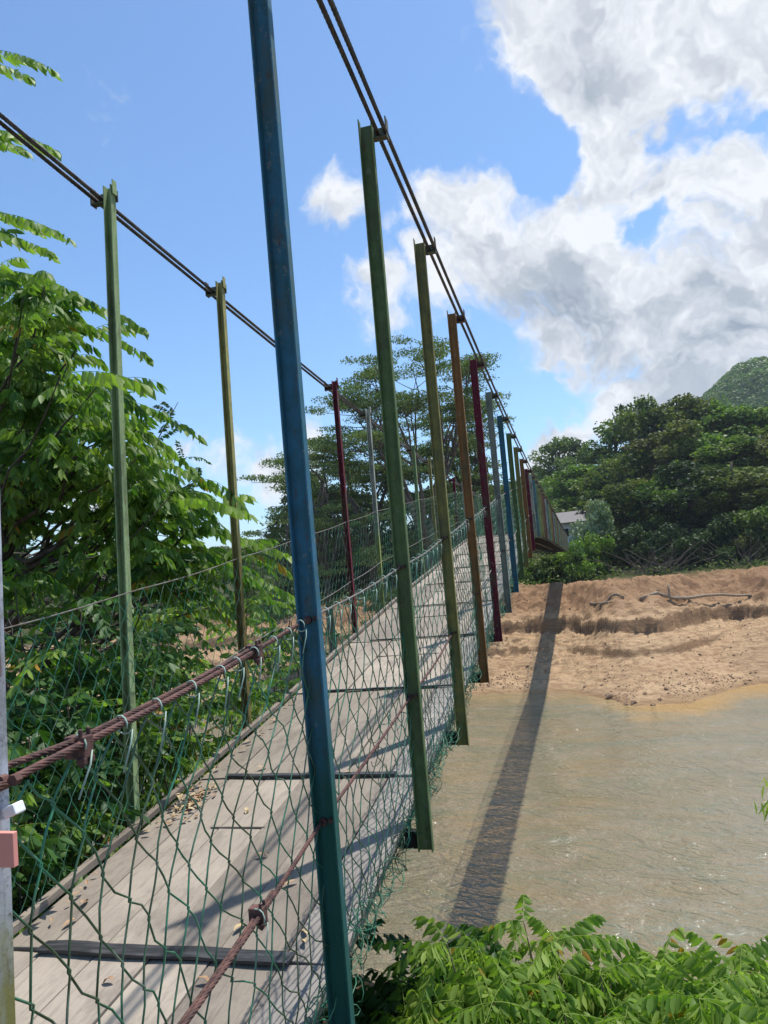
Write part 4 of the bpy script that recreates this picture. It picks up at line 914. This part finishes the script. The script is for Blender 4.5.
LT = [(305, 470, 74, 7.5, 'deep', 'dark dense tree under the left umbrella crown'), (335, 482, 76, 7, 'deep', 'dark tree right of the near blue hanger, under the airy crowns'), (375, 484, 78, 8, 'deep', 'dark rounded tree behind the left maroon hanger'), (408, 488, 80, 8, 'deep', 'dark tree behind the near green hanger'),
      (440, 474, 84, 7, 'far', 'mid green tree between the green and yellow green hangers'), (462, 470, 88, 7.5, 'farbright', 'light green tree behind the orange hanger'), (486, 478, 92, 8, 'far', 'tree behind the far maroon and grey hangers'), (510, 480, 100, 8, 'far', 'small tree glimpsed between the distant hangers'), (285, 520, 78, 6, 'deep', 'low dark tree left of the near blue hanger'), (525, 470, 128, 8, 'far', 'far tree just left of the bridge vanishing end'),
      (240, 545, 84, 6, 'far', 'small tree beyond the sand, left of the blue hanger'), (205, 560, 84, 6, 'far', 'small tree beyond the sand in the gap of the leafy tree'), (160, 565, 84, 7, 'far', 'tree beyond the sand behind the yellow green left hanger'), (110, 560, 86, 7, 'deep', 'tree beyond the sand behind the green left hanger'), (60, 555, 86, 8, 'deep', 'tree beyond the sand near the left border'), (10, 550, 86, 8, 'far', 'tree beyond the sand at the left border')]
for i, (px, ty, Y, w, lf, lb) in enumerate(LT): put_tree('broad', px, ty, Y, w, lf, 'bank_tree', lb, 'tree', 'trees beyond the left side of the bridge', vi=i)
# far wooded hill and low distant woods: one mass each
def woods(name, label, x0, x1, y0, y1, N, zmin, leaf, s0=2.2, seed=5):
    rng = np.random.default_rng(seed); x = rng.uniform(x0, x1, N*3); y = rng.uniform(y0, y1, N*3); z = terr(x, y); k = z > zmin; x, y, z = x[k][:N], y[k][:N], z[k][:N]; n = len(x)
    Q = 46; c = np.stack([x, y, z+2.6], 1); d = norm(rng.normal(0, 1, (n, Q, 3))); d[..., 2] = np.abs(d[..., 2])*1.0-.15; r = rng.uniform(.6, 1.5, (n, 1, 1))*s0
    p = (c[:, None]+d*r*[1, 1, 1.25]).reshape(-1, 3); nn = norm(d.reshape(-1, 3)+rng.normal(0, .4, (n*Q, 3))); V, F = quads(p, nn, rng.uniform(.5, 1.1, n*Q)*s0/3, rng)
    o = link(name, mesh(name, V, F, M[leaf], tint=np.repeat(np.clip(np.repeat(rng.random(n), Q)*.8+rng.normal(0, .1, n*Q), 0, 1), 4))); tag(o, label, 'woodland', kind='stuff')
woods('hill_forest', 'forest covering the far rounded hill at the upper right', 60, 330, 300, 500, 9000, 8, 'farbright', 2.7, 5)
woods('distant_woods', 'low distant woodland along the horizon behind the bridge', -330, 70, 170, 420, 5200, -20, 'far', 2.6, 6)
woods('back_forest', 'mass of forest on the slope behind the front trees', -10, 110, 100, 158, 1500, -20, 'far', 1.9, 7)
# undergrowth below the trees
rng = np.random.default_rng(77); N = 26000; x = rng.uniform(-45, 45, N); y = 76.5+rng.random(N)**1.5*24; z = terr(x, y); p = np.stack([x, y, z+rng.random(N)**2*.9], 1)
V, F = quads(p, norm(rng.normal(0, 1, (N, 3))+[0, -.3, .8]), rng.uniform(.08, .22, N), rng)
o = link('undergrowth', mesh('undergrowth', V, F, M['far'], tint=np.repeat(rng.random(N), 4))); tag(o, 'low leafy undergrowth at the foot of the forest', 'undergrowth', kind='stuff')
# ------------------------------------------------------------------ house, logs, stones
m, t, b = mat('white_wall'); b.inputs['Base Color'].default_value = (.75, .74, .70, 1); b.inputs['Roughness'].default_value = .9; M['wall'] = m
m, t, b = mat('corrugated_roof'); g_ = ocoord(t); w_ = t.n('ShaderNodeTexWave'); w_.inputs['Scale'].default_value = 3; t.put(w_.inputs[0], g_); t.put(b.inputs['Base Color'], t.mix(t.noise(g_, 1.5, 4), (.07, .06, .055), (.12, .105, .095))); bump(t, b, w_.outputs[0], .5, .04); M['roof'] = m
q = P(578, 524, 93); bz = float(terr(q[0], 93))-1; hz = q[2]-bz; e = empty('small_house', (q[0], 93, bz), -.25)
g = G(); g.box((-2.4, -2, 0), (2.6, 2, hz+.2)); g.obj('wall', M['wall'], e)
g = G(); g.add([(-3.1, -2.6, hz+.1), (3.1, -2.6, hz+.1), (3.1, 0, hz+1.5), (-3.1, 0, hz+1.5), (-3.1, 2.6, hz+.1), (3.1, 2.6, hz+.1), (-3.1, -2.6, hz+.22), (3.1, -2.6, hz+.22), (3.1, 0, hz+1.62), (-3.1, 0, hz+1.62), (-3.1, 2.6, hz+.22), (3.1, 2.6, hz+.22)],
     [(0, 3, 2, 1), (3, 4, 5, 2), (6, 7, 8, 9), (9, 8, 11, 10), (0, 1, 7, 6), (4, 10, 11, 5), (0, 6, 9, 3), (3, 9, 10, 4), (1, 2, 8, 7), (2, 5, 11, 8)]); g.obj('roof', M['roof'], e)
g = G(); g.box((-1.6, -2.05, hz-1.4), (-.7, -2.003, hz-.5)); w = g.obj('window', M['black'], e)
g = G(); g.box((.6, -2.05, hz-2.4), (1.5, -2.003, hz-.4)); g.obj('door', M['edgewood'], e); tag(e, 'small white walled house with grey roof half hidden at the far end of the bridge', 'house')
def on_ground(px, py, ya=44, yb=78):
    d = ray(px, py); Y = np.linspace(ya, yb, 700); pts = d[None]*(Y/d[1])[:, None]; h = terr(pts[:, 0], pts[:, 1]); i = np.argmax(pts[:, 2] < h); return pts[i]
def log(pxs, r, name, label, grp=None, up=0.05, n=8):
    a, b = on_ground(*pxs[0]), on_ground(*pxs[1]); a = a+[0, 0, up]; b = b+[0, 0, up]; g = G(); pth = limb_path(a, b, .05, n); zz = terr(pth[:, 0], pth[:, 1])+r*.6
    if up < .3: pth[:, 2] = np.maximum(pth[:, 2], zz)
    c = pth[0].copy(); g.tube(pth-c, np.linspace(r, r*.6, n), 7); o = g.obj(name, M['drywood'], smooth=True); o.location = tuple(c); tag(o, label, 'driftwood', grp)
LG = 'driftwood lying on the sand bank'
log(((640, 600), (752, 596)), .16, 'log', 'long dead log lying on the cut edge of the sand bank on the right', LG)
log(((600, 606), (624, 598)), .10, 'fallen_branch', 'short dry branch lying left of the upright stick', LG)
log(((590, 604), (612, 603)), .07, 'fallen_branch', 'thin dry branch leftmost on the sand terrace', LG)
log(((676, 598), (692, 601)), .08, 'fallen_branch', 'short branch lying right of the upright stick', LG)
q = on_ground(671, 601); g = G(); top = P(668, 585, q[1]); g.tube(limb_path((0, 0, -.2), top-q, .05, 6), np.linspace(.10, .08, 6), 7); o = g.obj('upright_stick', M['drywood'], smooth=True); o.location = tuple(q); tag(o, 'pale stick standing upright in the sand bank', 'driftwood', LG)
m, t, b = mat('clod'); g_ = gcoord(t); t.put(b.inputs['Base Color'], t.mix(t.noise(g_, 3, 5), (.20, .13, .08), (.34, .23, .14))); b.inputs['Roughness'].default_value = .95; M['clod'] = m
def rock_mesh(seed):
    bm_v = []; rng = np.random.default_rng(seed); n, k = 7, 9; V = []
    for i in range(n+1):
        th = math.pi*i/n
        for j in range(k):
            ph = 2*math.pi*j/k; r = 1+.28*math.sin(3*ph+seed)*math.sin(2*th)+rng.normal(0, .09); V.append((r*math.sin(th)*math.cos(ph), r*math.sin(th)*math.sin(ph)*.8, r*math.cos(th)*.62))
    F = [(i*k+j, (i+1)*k+j, (i+1)*k+(j+1) % k, i*k+(j+1) % k) for i in range(n) for j in range(k)]
    return mesh('clod', V, F, M['clod'])
rk = [rock_mesh(s) for s in range(5)]
sp = [(610, 697, .30), (626, 705, .2), (634, 703, .2), (653, 706, .2), (660, 700, .16), (666, 689, .16), (590, 706, .2), (571, 700, .22), (580, 708, .16), (645, 694, .16), (700, 655, .16), (676, 671, .14), (731, 648, .12), (652, 658, .13), (720, 640, .12), (600, 715, .14), (640, 714, .13), (562, 712, .18)]
CLL = ['largest dark clod of earth on the sand by the water', 'second clod right of the largest one at the waterline', 'middle clod of the row right of the largest one', 'fourth clod right of the largest one', 'clod above the right end of the waterline row', 'clod higher up the sand, right of the row', 'clod just left of the largest one', 'clod second from the bridge shadow at the waterline', 'clod at the water left of the largest one', 'clod just above the middle of the waterline row', 'clod in the middle of the open sand slope', 'clod on the sand slope below the middle one', 'clod highest on the right sand heap', 'clod on the sand left of the slope middle', 'clod on the sand slope beneath the long log', 'clod at the very edge of the water below the largest', 'clod in the shallow edge right of the largest', 'clod nearest the bridge shadow by the water']
for i, (px, py, s) in enumerate(sp):
    q = on_ground(px, py); o = link('clod', rk[i % 5]); o.location = (q[0], q[1], q[2]+s*.2); o.scale = (s, s, s); o.rotation_euler = (0, 0, random.uniform(0, 6))
    tag(o, CLL[i], 'clod', 'clods of earth on the sand bank')

# ------------------------------------------------------------------ haze
m = D.materials.new('haze_air'); m.use_nodes = True; nt = m.node_tree; nt.nodes.remove(nt.nodes['Principled BSDF'])
v = nt.nodes.new('ShaderNodeVolumePrincipled'); v.inputs['Color'].default_value = (.80, .88, 1.0, 1); v.inputs['Density'].default_value = 0.00022; v.inputs['Anisotropy'].default_value = .2
nt.links.new(v.outputs[0], nt.nodes['Material Output'].inputs['Volume'])
g = G(); g.box((-2700, -700, -16), (2700, 3100, 135)); o = g.obj('haze', m); tag(o, 'thin pale haze in the air over the river valley', 'haze', kind='stuff')

# small rubble strewn on the sand: too many to count
rng = np.random.default_rng(91); N = 9000
gx = rng.uniform(-16, 30, N); gy = np.where(rng.random(N) < .55, shore_far(gx)+rng.gamma(2.0, 1.4, N), rng.uniform(52, 76, N))
cl = fbm(gx*.5, gy*.5, 3, 61); kp = (cl > .47) & (terr(gx, gy) > WZ+.03); gx, gy = gx[kp], gy[kp]; gz = terr(gx, gy); N = len(gx)
base = np.array([(1, 0, 0), (.3, .9, 0), (-.8, .5, 0), (-.8, -.6, 0), (.4, -.9, 0), (0, 0, .9), (0, 0, -.5)], float)
tri = np.array([(0, 1, 5), (1, 2, 5), (2, 3, 5), (3, 4, 5), (4, 0, 5), (1, 0, 6), (2, 1, 6), (3, 2, 6), (4, 3, 6), (0, 4, 6)])
sz = rng.gamma(2, .017, N)+.012; V = base[None]*sz[:, None, None]*rng.uniform(.6, 1.3, (N, 7, 1))+np.stack([gx, gy, gz], 1)[:, None]
o = link('rubble', mesh('rubble', V.reshape(-1, 3), (tri[None]+np.arange(N)[:, None, None]*7).reshape(-1, 3), M['clod'])); tag(o, 'small stones and crumbs of earth strewn over the sand bank', 'rubble', kind='stuff')
